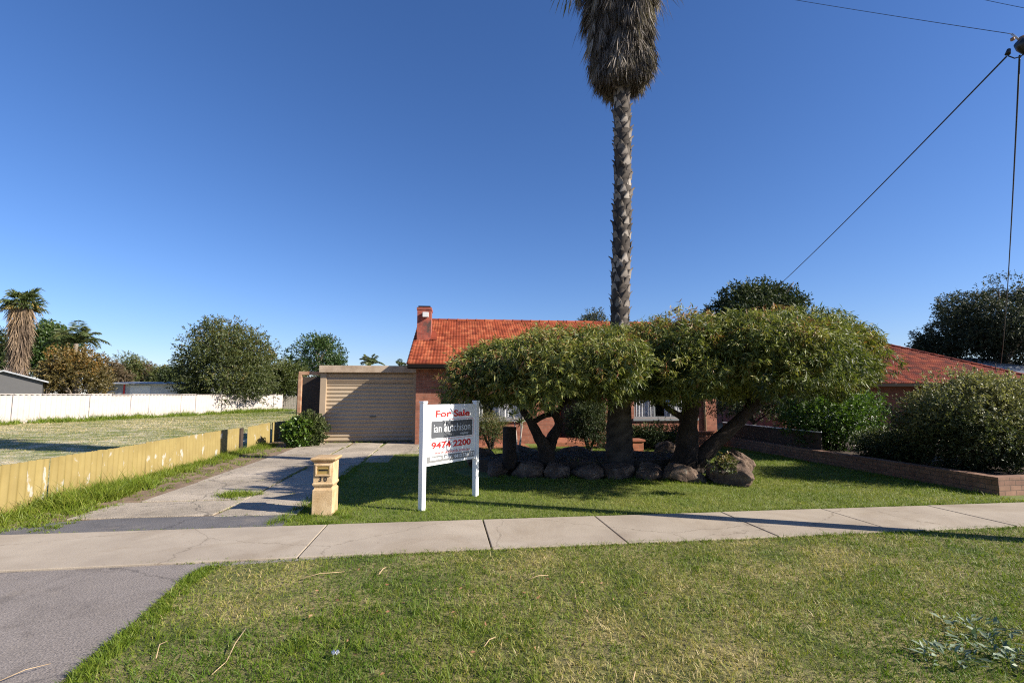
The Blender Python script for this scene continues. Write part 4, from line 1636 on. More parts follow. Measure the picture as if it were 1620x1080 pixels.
def dome_tree(name, label, cx, cy, rx, ry, zb, h, n_shoot, ctr, seed, rim=.35, rise=0.0, bite=0.0):
    """clipped umbrella tree: leaf shoots through a lumpy flattened dome over crooked limbs"""
    root = empty(name, (0, 0, 0), 0, label, 'tree')
    root.location = (cx, cy, 0)
    # lumps over the dome surface
    n = int(n_shoot / 70)
    ang = rng.random(n) * 2 * math.pi
    q = np.sqrt(rng.random(n)) * .97
    edge = 1 + .07 * np.sin(ang * 5 + seed) + .06 * np.sin(ang * 9 + seed * 2)
    edge *= 1 - bite * np.exp(-((ang - 5.45) / .5) ** 2)
    x = np.cos(ang) * q * rx * edge; y = np.sin(ang) * q * ry * edge
    lump = fnoise(x + seed * 9, y, .85, seed) - .5
    zt = zb + rim + (h - rim) * np.sqrt(np.clip(1 - q ** 4.2, 0, 1)) + .68 * lump + rise * x / rx
    depth = rng.random(n) ** 1.7
    low = zb + .10 + .20 * (1 - q) + .12 * rng.random(n)
    z = zt - .16 - depth * np.maximum(0, zt - low - .18)
    tier = vnoise(ang * 2.6 + seed, z * 2.4, 1.0, seed)      # shelves: whole clumps step in and out
    pull = 1 - .24 * (1 - tier) * (q > .6)
    x *= pull; y *= pull
    C = np.stack([x, y, z], 1)
    cr = .22 + .30 * rng.random(n) ** 1.5
    C[:, 2] = np.maximum(C[:, 2], zb + cr * .5)
    P, D = clump_points(C, cr, 70, .62, .62)
    out = unit(np.stack([P[:, 0] / rx, P[:, 1] / ry, (P[:, 2] - zb) / h * .8], 1))
    D = unit(D * .7 + out * .55 + np.array([0, 0, .1]))
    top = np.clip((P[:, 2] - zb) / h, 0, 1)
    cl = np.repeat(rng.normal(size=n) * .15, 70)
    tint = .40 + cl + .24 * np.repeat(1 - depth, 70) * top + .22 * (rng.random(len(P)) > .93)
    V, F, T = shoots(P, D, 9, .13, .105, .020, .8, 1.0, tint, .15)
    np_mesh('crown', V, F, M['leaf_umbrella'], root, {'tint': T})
    off = Vector((cx, cy, 0))
    limb_mesh('trunk', [[(p[0] - cx, p[1] - cy, p[2], p[3]) for p in c] for c in ctr], M['bark'], root, 9, .16)
    return root


def P4(px, py, Y, r):
    p = at(px, py, Y)
    return (p.x, p.y, p.z, r)


def build_umbrella_trees():
    Y = 10.45
    ctr = [[P4(862, 738, Y, .20), P4(864, 712, Y, .17), P4(852, 690, Y - .1, .11), P4(838, 664, Y - .2, .085), P4(826, 645, Y - .1, .07), P4(832, 622, Y, .06), P4(806, 596, Y, .03)],
           [P4(864, 720, Y, .16), P4(872, 696, Y + .1, .13), P4(884, 672, Y + .15, .09), P4(876, 652, Y, .08), P4(862, 640, Y - .2, .07), P4(868, 615, Y - .2, .05), P4(900, 590, Y - .3, .03)],
           [P4(842, 668, Y - .15, .06), P4(860, 658, Y + .1, .055), P4(878, 654, Y + .2, .05)],
           [P4(832, 640, Y, .06), P4(848, 634, Y + .3, .055), P4(852, 615, Y + .6, .04), P4(842, 585, Y + .9, .02)],
           [P4(878, 655, Y, .06), P4(892, 638, Y + .4, .05), P4(918, 612, Y + .7, .03)],
           [P4(826, 645, Y - .1, .05), P4(800, 625, Y - .6, .04), P4(770, 600, Y - .9, .02)]]
    dome_tree('umbrella_tree', 'clipped umbrella tree with twisted trunks, left of the palm', 1.12, 9.98, 2.58, 2.62, 1.40, 1.28, 24500, ctr, 3, .72, .22)
    Y = 10.5
    ctr = [[P4(1086, 745, Y, .34), P4(1086, 715, Y, .25), P4(1088, 680, Y, .20), P4(1092, 650, Y, .17), P4(1096, 620, Y, .13), P4(1120, 575, Y, .06)],
           [P4(1098, 738, Y, .22), P4(1125, 706, Y - .1, .15), P4(1160, 674, Y - .1, .13), P4(1190, 645, Y, .11), P4(1222, 612, Y, .08), P4(1270, 575, Y, .03)],
           [P4(1088, 665, Y, .09), P4(1066, 652, Y, .06), P4(1050, 640, Y - .2, .05), P4(1040, 620, Y - .3, .04), P4(1020, 596, Y - .3, .02)],
           [P4(1094, 640, Y, .10), P4(1082, 612, Y + .5, .07), P4(1060, 580, Y + .9, .03)],
           [P4(1180, 655, Y, .08), P4(1190, 620, Y + .7, .06), P4(1210, 585, Y + 1.1, .03)],
           [P4(1200, 635, Y, .07), P4(1260, 618, Y - .6, .05), P4(1330, 595, Y - .6, .02)]]
    dome_tree('umbrella_tree', 'broad clipped umbrella tree with a thick trunk, right of the palm', 4.45, 10.0, 3.03, 2.80, 1.52, 1.54, 33000, ctr, 8, .92, .12, .30)


build_umbrella_trees()


# ================================================================== PALMS
def hanging_strands(n, prof, rmul, length, width, zspan, tint0=.45):
    """dead fronds hanging in a skirt; prof(z)->radius"""
    z = zspan[0] + (zspan[1] - zspan[0]) * rng.random(n)
    a = rng.random(n) * 2 * math.pi
    r = prof(z, a) * (rmul[0] + (rmul[1] - rmul[0]) * rng.random(n))
    P = np.stack([np.cos(a) * r, np.sin(a) * r, z], 1)
    outd = np.stack([np.cos(a), np.sin(a), np.zeros(n)], 1)
    D = unit(outd * (.10 + .22 * rng.random(n))[:, None] + rng.normal(size=(n, 3)) * .15 + np.array([0, 0, -1.0]))
    V, F = leaf_geo(P, D, length * (.5 + .8 * rng.random(n)), width * (.6 + .8 * rng.random(n)))
    T = np.clip(tint0 + .5 * (vnoise(a * 3, z * .6, 1, 3) - .5) + rng.normal(size=n) * .16, 0, 1)
    return V, F, np.repeat(T, 4)


def join_geo(parts):
    Vs, Fs, Ts, b = [], [], [], 0
    for V, F, T in parts:
        Vs.append(V); Fs.append(F + b); Ts.append(T); b += len(V)
    return np.concatenate(Vs), np.concatenate(Fs), np.concatenate(Ts)


def fan_leaf(base, az, el, pet, rad, nseg=22, tint=.5):
    """a palmate frond: petiole strip plus a fan of narrow folded segments that droop at their tips"""
    d = np.array([math.cos(az) * math.cos(el), math.sin(az) * math.cos(el), math.sin(el)])
    hub = np.array(base) + d * pet + np.array([0, 0, -.12 * pet * math.cos(el)])
    s = np.cross(d, [0, 0, 1.0]); s /= np.linalg.norm(s) + 1e-9
    up = np.cross(s, d)
    parts = []
    th = np.linspace(-2.0, 2.0, nseg)
    D = np.cos(th)[:, None] * d + np.sin(th)[:, None] * s + up * .15 * (1 - np.cos(th))[:, None] + rng.normal(size=(nseg, 3)) * .05
    D = unit(D)
    L = rad * (.75 + .25 * np.cos(th)) * (.9 + .2 * rng.random(nseg))
    P = np.repeat(hub[None], nseg, 0)
    V1, F1 = leaf_geo(P, D, L * .75, rad * .15)
    T1 = np.repeat(np.clip(tint + rng.normal(size=nseg) * .08, 0, 1), 4)
    D2 = unit(D + np.array([0, 0, -1.1]))
    V2, F2 = leaf_geo(P + D * (L * .6)[:, None], D2, L * .5, rad * .06)
    T2 = np.repeat(np.clip(tint + .15 + rng.normal(size=nseg) * .08, 0, 1), 4)
    V3, F3 = leaf_geo(np.array([base, base, base], float), unit(np.repeat((hub - np.array(base))[None], 3, 0)), np.linalg.norm(hub - np.array(base)) * 1.02, .05 * rad)
    T3 = np.full(12, .75)
    return join_geo([(V1, F1, T1), (V2, F2, T2), (V3, F3, T3)])


def boots(path, rad, z_step, per, size):
    """leaf-base stubs in a spiral up a palm trunk; returns mesh arrays (tri) with tint"""
    P, T, Fc, b = [], [], [], 0
    pts = np.array([tuple(p) for p in path])
    zz = pts[:, 2]
    z = 1.9                                   # shade put in by leaving pale stubs off the lower trunk
    k = 0
    while z < zz[-1] - .05:
        c = np.array([np.interp(z, zz, pts[:, 0]), np.interp(z, zz, pts[:, 1]), z])
        r = np.interp(z, zz, rad)
        for i in range(per):
            a = 2 * math.pi * (i + .5 * (k % 2)) / per + random.uniform(-.2, .2) + k * .12
            o = np.array([math.cos(a), math.sin(a), 0]); s = np.array([-math.sin(a), math.cos(a), 0])
            w = size * random.uniform(.75, 1.15)
            h = w * random.uniform(1.0, 1.5)
            out = w * random.uniform(.35, .9)
            zc = c + np.array([0, 0, random.uniform(-.03, .03)])
            base = zc + o * r * .93
            v = [base - s * w * .75 - [0, 0, h * .75], base + s * w * .75 - [0, 0, h * .75],
                 base + o * out * .45 + s * w * .38 + [0, 0, h * .1], base + o * out * .45 - s * w * .38 + [0, 0, h * .1],
                 base + o * out + s * w * .22 + [0, 0, h * .42], base + o * out - s * w * .22 + [0, 0, h * .42],
                 base + s * w * .5 + [0, 0, h * .0], base - s * w * .5 + [0, 0, h * .0]]
            P += v
            tt = np.clip(random.gauss(random.choice((.18, .42, .68)), .1), .05, 1)
            T += [tt, tt, tt * .95, tt * .95, .12, .12, .06, .06]
            for f in ((0, 1, 2), (0, 2, 3), (3, 2, 4), (3, 4, 5), (4, 2, 6), (4, 6, 7), (4, 7, 5), (5, 7, 3), (0, 3, 7), (1, 6, 2)):
                Fc.append([b + j for j in f])
            b += 8
        z += z_step * random.uniform(.85, 1.15)
        k += 1
    return np.array(P, float), np.array(Fc), np.array(T, float)


def build_big_palm():
    Y = 10.6
    ctrl = [P4(980, 742, Y, .30), P4(980, 700, Y, .285), P4(980, 640, Y, .25), P4(980, 560, Y, .205), P4(981, 480, Y, .195), P4(983, 400, Y, .19), P4(985, 300, Y, .185), P4(985, 230, Y, .18), P4(984, 170, Y, .175), P4(983, 60, Y, .17)]
    top = at(983, 0, Y)
    bx, by = ctrl[0][0], ctrl[0][1]
    root = empty('fan_palm', (bx, by, 0), 0, 'tall fan palm with a stubbled trunk and a grey skirt of dead fronds', 'palm tree')
    ctrl = [(c[0] - bx, c[1] - by, c[2], c[3]) for c in ctrl] + [(top.x - bx + .02, 0, 12.2, .16)]
    ctrl[0] = (0, 0, 0, .31)
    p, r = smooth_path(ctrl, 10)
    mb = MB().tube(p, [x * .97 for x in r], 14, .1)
    me_v = np.array([tuple(v) for v in mb.v]);
    tri = []
    for f in mb.f:
        for i in range(1, len(f) - 1): tri.append((f[0], f[i], f[i + 1]))
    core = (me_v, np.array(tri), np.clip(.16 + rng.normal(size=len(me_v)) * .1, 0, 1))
    # join core and boots once so that tints line up
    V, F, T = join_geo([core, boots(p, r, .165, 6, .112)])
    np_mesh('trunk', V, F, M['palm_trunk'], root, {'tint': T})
    zs0 = at(983, 143, Y).z
    cx, = (p[-1].x,)
    zlist = [q.z for q in p]; xlist = [q.x for q in p]

    def prof(z, a):
        h = z - zs0
        base = .42 + .115 * h
        lump = 1 + .15 * np.sin(a * 3 + z * 1.1) + .12 * np.sin(a * 5 - z * 2.3) + .16 * np.exp(-((h - .55) / .35) ** 2)
        return base * lump
    n = 26000
    V, F, T = hanging_strands(n, prof, (.55, 1.02), .46, .014, (zs0 + .42, zs0 + 4.2), .40)
    V[:, 0] += np.interp(V[:, 2], zlist, xlist)
    nf, ns = 420, 34                                      # whole dead fronds, folded down against the stem
    fz = zs0 + .55 + 3.7 * rng.random(nf)
    fa = rng.random(nf) * 2 * math.pi
    fr = prof(fz, fa) * (.80 + .26 * rng.random(nf))
    fo = np.stack([np.cos(fa), np.sin(fa), np.zeros(nf)], 1); ft = np.stack([-np.sin(fa), np.cos(fa), np.zeros(nf)], 1)
    hub = fo * fr[:, None] + np.stack([np.zeros(nf), np.zeros(nf), fz], 1)
    kick = .02 + .34 * rng.random(nf) ** 2
    sp = rng.uniform(-.42, .42, (nf, ns))
    D2 = unit(np.array([0, 0, -1.0]) + fo[:, None, :] * (kick[:, None, None] + .05 * rng.normal(size=(nf, ns, 1))) + ft[:, None, :] * sp[..., None]).reshape(-1, 3)
    L2 = ((.45 + .35 * rng.random(nf))[:, None] * (1 - .6 * np.abs(sp)) * (.8 + .4 * rng.random((nf, ns)))).ravel()
    V2, F2 = leaf_geo(np.repeat(hub, ns, 0), D2, L2, .020 + .014 * rng.random(nf * ns))
    T2 = np.repeat(np.clip(np.repeat(.55 + .17 * rng.normal(size=nf), ns) + .08 * rng.normal(size=nf * ns), 0, 1), 4)
    V2[:, 0] += np.interp(V2[:, 2], zlist, xlist)
    V4, F4, T4 = hanging_strands(6500, prof, (.40, 1.16), .27, .020, (zs0 + .16, zs0 + .70), .42)   # blunt lower rim
    V4[:, 0] += np.interp(V4[:, 2], zlist, xlist)
    # loose dead fronds that stick out from the skirt, with drooping threads
    parts = [(V, F, T), (V2, F2, T2), (V4, F4, T4)]
    for i in range(46):
        a = random.choice((random.gauss(3.3, .5), random.gauss(-.3, .5), random.uniform(0, 6.28)))
        z = zs0 + random.uniform(1.6, 4.1)
        r0 = .5 + .1 * (z - zs0)
        ox, oy = math.cos(a), math.sin(a)
        base = np.array([np.interp(z, zlist, xlist) + ox * r0, oy * r0, z])
        L = random.uniform(.35, .75)
        d = unit(np.array([ox, oy, random.uniform(-.9, -.35)]))
        parts.append((*leaf_geo(base[None], d[None], L, .018), np.full(4, .3)))
        k = 7
        tt = rng.random(k) * .8 + .2
        PP = base + d * (tt * L)[:, None]
        DD = unit(d * .5 + rng.normal(size=(k, 3)) * .25 + np.array([0, 0, -.9]))
        parts.append((*leaf_geo(PP, DD, .25 + .3 * rng.random(k), .010), np.full(4 * k, .45)))
    V, F, T = join_geo(parts)
    np_mesh('dead_frond_skirt', V, F, M['frond_dead'], root, {'tint': T})
    # a rough solid heart so that no sky shows through the skirt
    mb = MB()
    rings = []
    for h in np.linspace(.25, 4.3, 16):
        z = zs0 + h
        x = np.interp(z, zlist, xlist)
        rr = (.42 + .115 * h) * .62
        rings.append([Vector((x + math.cos(t) * rr * (1 + .1 * math.sin(3 * t + z)), math.sin(t) * rr * (1 + .1 * math.sin(3 * t + z)), z)) for t in np.linspace(0, 6.283, 18, endpoint=False)])
    mb.loft(rings, True, True)
    mb.build('skirt_core', surf('skirt_heart', (.02, .014, .01), (.07, .05, .038), 4, .95, .6, 30, .02), root)
    parts = []
    top_z = zs0 + 4.3
    tx = p[-1].x
    for i in range(46):
        el = random.uniform(-.7, 1.2)
        parts.append(fan_leaf((tx, 0, top_z + random.uniform(-.4, .3)), random.uniform(0, 6.283), el, random.uniform(.7, 1.2), random.uniform(.7, .95), 22, .45 + .3 * (el < -.2)))
    V, F, T = join_geo(parts)
    np_mesh('crown', V, F, M['leaf_palm'], root, {'tint': T})


build_big_palm()


def build_far_fan_palm():
    Y = 41
    b = at(24, 626, Y)
    root = empty('fan_palm', (b.x, Y, 0), 0, 'fan palm with a thick tan skirt behind the dark shed at the far left', 'palm tree')
    zc = at(36, 478, Y).z; z0 = at(20, 590, Y).z
    dx = at(36, 478, Y).x - b.x
    mb = MB()
    p, r = smooth_path([(0, 0, 0, .35), (0, 0, z0, .3), (dx, 0, zc, .3)], 8)
    mb.tube(p, r, 10, .1)
    mb.build('trunk', M['bark_grey'], root)
    def prof(z, a):
        h = (z - z0) / (zc - z0)
        return (.34 + .36 * np.clip(h, 0, 1)) * (1 + .15 * np.sin(a * 3 + z))
    V, F, T = hanging_strands(4200, prof, (.5, 1.05), 1.0, .05, (z0 - .2, zc - .4), .5)
    V[:, 0] += dx * (V[:, 2] - z0) / (zc - z0)
    T = np.clip(T + .25 * np.clip((V[:, 2] - (zc - 2.2)) / 1.2, 0, 1), 0, 1)
    np_mesh('dead_frond_skirt', V, F, M['frond_tan'], root, {'tint': T})
    parts = []
    for i in range(44):
        el = random.uniform(-.55, 1.3)
        parts.append(fan_leaf((dx, 0, zc + random.uniform(-.2, .2)), random.uniform(0, 6.283), el, random.uniform(.6, 1.05), random.uniform(.75, 1.0), 20, .38 + .45 * (el < -.25)))
    V, F, T = join_geo(parts)
    np_mesh('crown', V, F, M['leaf_palm'], root, {'tint': T})


build_far_fan_palm()


def feather_palm(name, label, x, y, zc, n_fr, L, trunk_r, group=None, tint0=.4, leaflet=.5, width=.05):
    root = empty(name, (x, y, 0), 0, label, 'palm tree', group)
    p, r = smooth_path([(0, 0, 0, trunk_r * 1.3), (0.05, 0, zc * .5, trunk_r), (0, 0, zc, trunk_r * .9)], 6)
    MB().tube(p, r, 10, .08).build('trunk', M['bark_grey'], root)
    parts = []
    for i in range(n_fr):
        az = 2.4 * i + random.uniform(-.3, .3)
        el = random.uniform(.45, 1.45)
        d = np.array([math.cos(az) * math.cos(el), math.sin(az) * math.cos(el), math.sin(el)])
        n = 34
        t = np.linspace(.02, 1, n)
        drop = random.uniform(.55, .95) * math.cos(el * .6)
        C = np.array([0, 0, zc]) + d * (t * L)[:, None] + np.array([0, 0, -1]) * (drop * L * t ** 2.2)[:, None]
        tan = unit(np.gradient(C, axis=0))
        s = unit(np.cross(tan, np.array([0, 0, 1.0])))
        ll = leaflet * (np.sin(t * math.pi * .92 + .12) * .9 + .12)
        tint = np.clip(tint0 + random.gauss(0, .1) + rng.normal(size=n) * .06, 0, 1)
        for sg in (1, -1):
            D = unit(s * sg * .9 + tan * .6 + np.array([0, 0, -.45]) + rng.normal(size=(n, 3)) * .12)
            parts.append((*leaf_geo(C, D, ll, width), np.repeat(tint, 4)))
        parts.append((*leaf_geo(C[:-1], tan[:-1], L / n * 1.4, .05), np.full(4 * (n - 1), .7)))
    V, F, T = join_geo(parts)
    np_mesh('fronds', V, F, M['leaf_palm'], root, {'tint': T})
    return root


def T_px(name, label, x0, x1, yt, yb, Y, mat, **k):
    c = (x0 + x1) / 2
    a, b = at(x0, yb, Y), at(x1, yb, Y)
    zt = at(c, yt, Y).z; zb = at(c, yb, Y).z
    return tree(name, label, (a.x + b.x) / 2, Y, zt, max(zb, .1), (b.x - a.x) / 2, mat, **k)


def build_trees():
    p = at(92, 545, 43)
    feather_palm('feather_palm', 'green feather palm with arching fronds beside the far left fan palm', p.x - .2, 45, p.z + .3, 20, 3.2, .2, tint0=.5, leaflet=.8, width=.08)
    p = at(585, 577, 44)
    feather_palm('feather_palm', 'small yellowish feather palm rising behind the garage roof', p.x, 44, p.z, 12, 1.7, .14, tint0=.62, leaflet=.5, width=.07)
    p = at(634, 581, 50)
    feather_palm('feather_palm', 'faint low palm between the garage roof and the chimney', p.x, 50, p.z, 9, 1.4, .14, tint0=.4, leaflet=.4, width=.06)
    # left
    T_px('bushy_tree', 'large bushy olive green tree spilling over the cream fence', 286, 424, 508, 650, 48, 'leaf_olive', n_cl=190, cl_r=1.1, per=54, k=6, leaf=.20, width=.09, length=.4, zmin=-.98, full=.8, inner=.42, droop=.15, trunk_r=.3, jit=.16)
    T_px('round_tree', 'dense dark green round topped tree behind the garage', 463, 541, 529, 606, 62, 'leaf_green', n_cl=60, cl_r=1.0, per=60, k=6, leaf=.22, width=.12, length=.35, tint0=.36, inner=.6, zmin=-.95, full=.7)
    T_px('leafy_tree', 'yellow green leafy tree left of the garage', 412, 474, 569, 632, 56, 'leaf_yellow', n_cl=70, cl_r=.8, per=36, k=6, leaf=.24, width=.1, length=.4, tint0=.38)
    T_px('leafy_tree', 'mid green leafy tree behind the far left palms', 40, 112, 512, 606, 50, 'leaf_green', n_cl=110, cl_r=.8, per=36, k=6, leaf=.24, width=.13, length=.4, tint0=.45)
    T_px('autumn_tree', 'orange tinged bushy tree right of the dark shed', 72, 162, 552, 628, 40, 'leaf_orange', n_cl=120, cl_r=.6, per=32, k=6, leaf=.18, width=.09, length=.35, tint0=.45, zmin=-.95, full=.8)
    for i, (x0, x1, yt, Y, mt, lab) in enumerate((
            (-40, 10, 520, 45, 'leaf_dark', 'dark leafy tree at the left edge behind the fan palm'),
            (158, 192, 570, 66, 'leaf_brown', 'rusty leaved tree right of the orange tinged tree'),
            (180, 222, 563, 70, 'leaf_olive', 'tallest olive tree in the row above the pale shed'),
            (212, 246, 570, 72, 'leaf_brown', 'brown leaved tree in the row above the pale shed'),
            (236, 268, 575, 68, 'leaf_olive', 'low olive tree above the right end of the pale shed'),
            (258, 296, 576, 64, 'leaf_dark', 'dark tree tucked against the left side of the large bushy tree'),
            (430, 470, 590, 66, 'leaf_dark', 'dark tree in the gap left of the garage frame'))):
        T_px('leafy_tree', lab, x0, x1, yt, 628, Y, mt, n_cl=60, cl_r=.75, per=30, k=6, leaf=.25, width=.11, length=.45, tint0=.45, zmin=-.95, group='trees beyond the cream fence', inner=.2)
    T_px('bare_shrub', 'brownish shrub under the right side of the large bushy tree', 402, 440, 598, 632, 57, 'leaf_brown', n_cl=40, cl_r=.5, per=24, k=5, leaf=.18, width=.04, length=.5, cat='shrub', tint0=.4)
    # leafless bush at the left edge
    b = at(6, 626, 37)
    root = empty('bare_bush', (b.x, 37, 0), 0, 'leafless twiggy bush at the left edge above the dark shed', 'bush')
    mb = MB()
    for i in range(90):
        a = random.uniform(0, 6.28); s = random.uniform(.2, 1.0)
        p0 = Vector((random.uniform(-.3, .3), random.uniform(-.3, .3), random.uniform(1.5, 2.6)))
        p1 = p0 + Vector((math.cos(a) * s, math.sin(a) * s * .6, random.uniform(.5, 1.1)))
        p2 = p1 + Vector((math.cos(a + .6) * s * .5, math.sin(a) * .3, random.uniform(.1, .6)))
        mb.tube([p0, p1, p2], [.02, .014, .006], 4)
    for i in range(5):
        mb.tube([(0, 0, 0), (random.uniform(-.3, .3), .1, 1.4), (random.uniform(-.5, .5), 0, 2.4)], [.06, .05, .03], 5)
    mb.build('branches', M['twig'], root)
    # behind the roof
    T_px('gum_tree', 'thin airy treetop showing above the orange roof beside the palm', 916, 966, 487, 545, 42, 'leaf_gum', n_cl=34, cl_r=.5, per=22, k=6, leaf=.2, width=.07, length=.35, tint0=.5, inner=.1, trunk_r=.14)
    T_px('round_tree', 'very dark broad tree rising behind the right umbrella tree', 1118, 1276, 452, 590, 31, 'leaf_dark', n_cl=80, cl_r=1.0, per=110, k=6, leaf=.17, width=.09, length=.3, tint0=.42, inner=.5, trunk_r=.3)
    T_px('gum_tree', 'tall dark gum tree at the right edge behind the red roof', 1490, 1690, 450, 584, 40, 'leaf_gum', n_cl=105, cl_r=1.15, per=110, k=6, leaf=.2, width=.08, length=.4, tint0=.45, inner=.35, trunk_r=.35, droop=.5, zmin=-.98)
    T_px('gum_tree', 'small dark tree at the foot of the tall gum tree', 1456, 1500, 528, 580, 42, 'leaf_gum', n_cl=40, cl_r=.6, per=34, k=6, leaf=.2, width=.08, length=.35, tint0=.35)


build_trees()


# ================================================================== SHRUBS
def shrub(name, label, u, v, h, rx, ry, mat, z0=0.0, n_cl=60, cl_r=.25, per=40, k=6, leaf=.06, width=.025, length=.12, droop=.1, tint0=.4, zmin=-.8, inner=.5, world_xy=None, jit=.15, up_tint=.3):
    p = Vector((world_xy[0], world_xy[1], z0)) if world_xy else uv(u, v, z0)
    root = empty(name, p, 0, label, 'shrub')
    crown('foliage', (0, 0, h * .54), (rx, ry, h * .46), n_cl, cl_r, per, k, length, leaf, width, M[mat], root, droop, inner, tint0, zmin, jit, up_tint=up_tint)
    ctr = []
    for i in range(7):
        a = i * .9 + random.random()
        ctr.append([(random.uniform(-.06, .06), random.uniform(-.06, .06), -.03, .035), (math.cos(a) * rx * .3, math.sin(a) * ry * .3, h * .3, .025), (math.cos(a) * rx * .6, math.sin(a) * ry * .6, h * .65, .01)])
    limb_mesh('stems', ctr, M['bark'], root, 6)
    return root


def build_shrubs():
    b = at(1513, 700, 9.7)
    shrub('flowering_shrub', 'large rounded grey green shrub behind the block wall corner', 0, 0, 1.78, .98, 1.0, 'leaf_shrub', .12, 84, .38, 105, 7, .055, .026, .15, .1, .50, -1, .68, (b.x + .34, 9.7), up_tint=.5)  # strong upward tint paints sunlit highlights into the top leaves
    b = at(1630, 690, 10.6)
    shrub('flowering_shrub', 'yellowish shrub at the right edge behind the large rounded shrub', 0, 0, 1.60, .8, .9, 'leaf_yellow', .12, 100, .26, 40, 6, .06, .03, .14, .1, .5, -1, .5, (b.x, 10.6))
    b = at(1340, 690, 12.9)
    shrub('leafy_shrub', 'loose green shrub under the right end of the umbrella tree', 0, 0, 1.72, 1.3, 1.0, 'leaf_ivy', .1, 130, .3, 34, 6, .075, .032, .18, .2, .40, -1, .35, (b.x - .2, 13.2))
    b = at(1400, 720, 11.4)
    shrub('leafy_shrub', 'dark shrub between the loose green shrub and the large rounded shrub', 0, 0, .62, .5, .6, 'leaf_shrub', .1, 70, .25, 34, 6, .06, .028, .15, .1, .3, -1, .4, (b.x, 11.2))
    b = at(1175, 690, 15.0)
    r = T_px('garden_tree', 'slender garden tree in the shade between the two houses', 1120, 1262, 585, 668, 15.2, 'leaf_shrub', n_cl=80, cl_r=.32, per=34, k=6, leaf=.08, width=.03, length=.2, tint0=.38, inner=.2, trunk_r=.06, bark='bark')
    b = at(776, 700, 15.2)
    shrub('leafy_shrub', 'small olive shrub at the house front behind the sign', 0, 0, 1.0, .5, .4, 'leaf_olive', 0, 40, .18, 30, 6, .07, .015, .15, -.2, .5, -.7, .3, (b.x, 15.2))
    b = at(932, 690, 14.6)
    shrub('leafy_shrub', 'dark conical shrub beside the house door left of the palm', 0, 0, 1.5, .6, .5, 'leaf_dark', 0, 70, .22, 34, 6, .06, .02, .12, .1, .5, -.8, .5, (b.x, 14.6))
    b = at(1020, 690, 15.4)
    shrub('leafy_shrub', 'low dark shrub under the right house window', 0, 0, .7, .9, .4, 'leaf_dark', 0, 50, .2, 30, 6, .06, .025, .12, .1, .5, -.8, .5, (b.x + .3, 15.4))
    # creeper at the end of the yellow fence
    b = at(476, 690, 16.2)
    root = empty('creeper', (b.x, b.y, 0), 0, 'bright green creeper smothering the far end of the yellow fence', 'creeper')
    V1 = crown('foliage', (-.02, 0, .40), (.36, .40, .44), 40, .2, 36, 5, .14, .10, .075, M['leaf_ivy'], root, .1, .5, .5, -.8)
    crown('dark_foliage', (.24, .1, .46), (.30, .35, .56), 34, .2, 34, 5, .14, .08, .05, M['leaf_dark'], root, .1, .5, .75, -.8)
    limb_mesh('stems', [[(0, 0, -.02, .03), (-.2, 0, .4, .02), (-.3, 0, .9, .01)], [(.3, 0, -.02, .03), (.35, 0, .5, .02), (.4, 0, 1.1, .01)]], M['bark'], root, 6)
    # young pale-stemmed plant near the stump
    b = at(818, 700, 13.4)
    root = empty('young_plant', (b.x, b.y, 0), 0, 'pale stemmed young plant with tufted tips behind the timber stump', 'plant')
    ctr, parts = [], []
    for (px, py, qx, qy) in ((818, 705, 812, 655), (818, 705, 828, 645), (820, 705, 824, 668)):
        e = at(qx, qy, 13.4) - Vector((b.x, b.y, 0)); s = at(px, py, 13.4) - Vector((b.x, b.y, 0))
        ctr.append([(s.x, 0, -.02, .022), ((s.x + e.x) / 2 + .03, 0, e.z * .5, .018), (e.x, 0, e.z, .014)])
        P = np.repeat(np.array([[e.x, 0, e.z]]), 30, 0); D = unit(rng.normal(size=(30, 3)) + [0, 0, .4])
        parts.append((*leaf_geo(P, D, .2, .035), np.full(120, .5)))
    limb_mesh('stems', ctr, M['picket'], root, 6)
    V, F, T = join_geo(parts)
    np_mesh('leaf_tuft', V, F, M['leaf_yellow'], root, {'tint': T})
    # a little plant on top of the sunlit boulder
    b = gp(1150, 742, .45)
    shrub('small_plant', 'small pale green plant growing over the sunlit boulder', 0, 0, .20, .2, .12, 'leaf_olive', .40, 9, .07, 12, 5, .05, .025, .07, .1, .6, -.5, .3, (b.x, b.y + .15))
    p = at(1285, 669, 16)
    fl = MB().lathe(0, 0, [(.0, -.05), (.07, -.02), (.09, .04), (.05, .09), (.0, .10)], 9).tube([(0, 0, -.03), (.02, 0, -.4), (0, 0, -p.z)], .012, 5)
    o = fl.build('orange_flower', M['orange'])
    o.location = p
    tag(o, 'single orange flower on a stem beside the loose green shrub', 'flower')


build_shrubs()


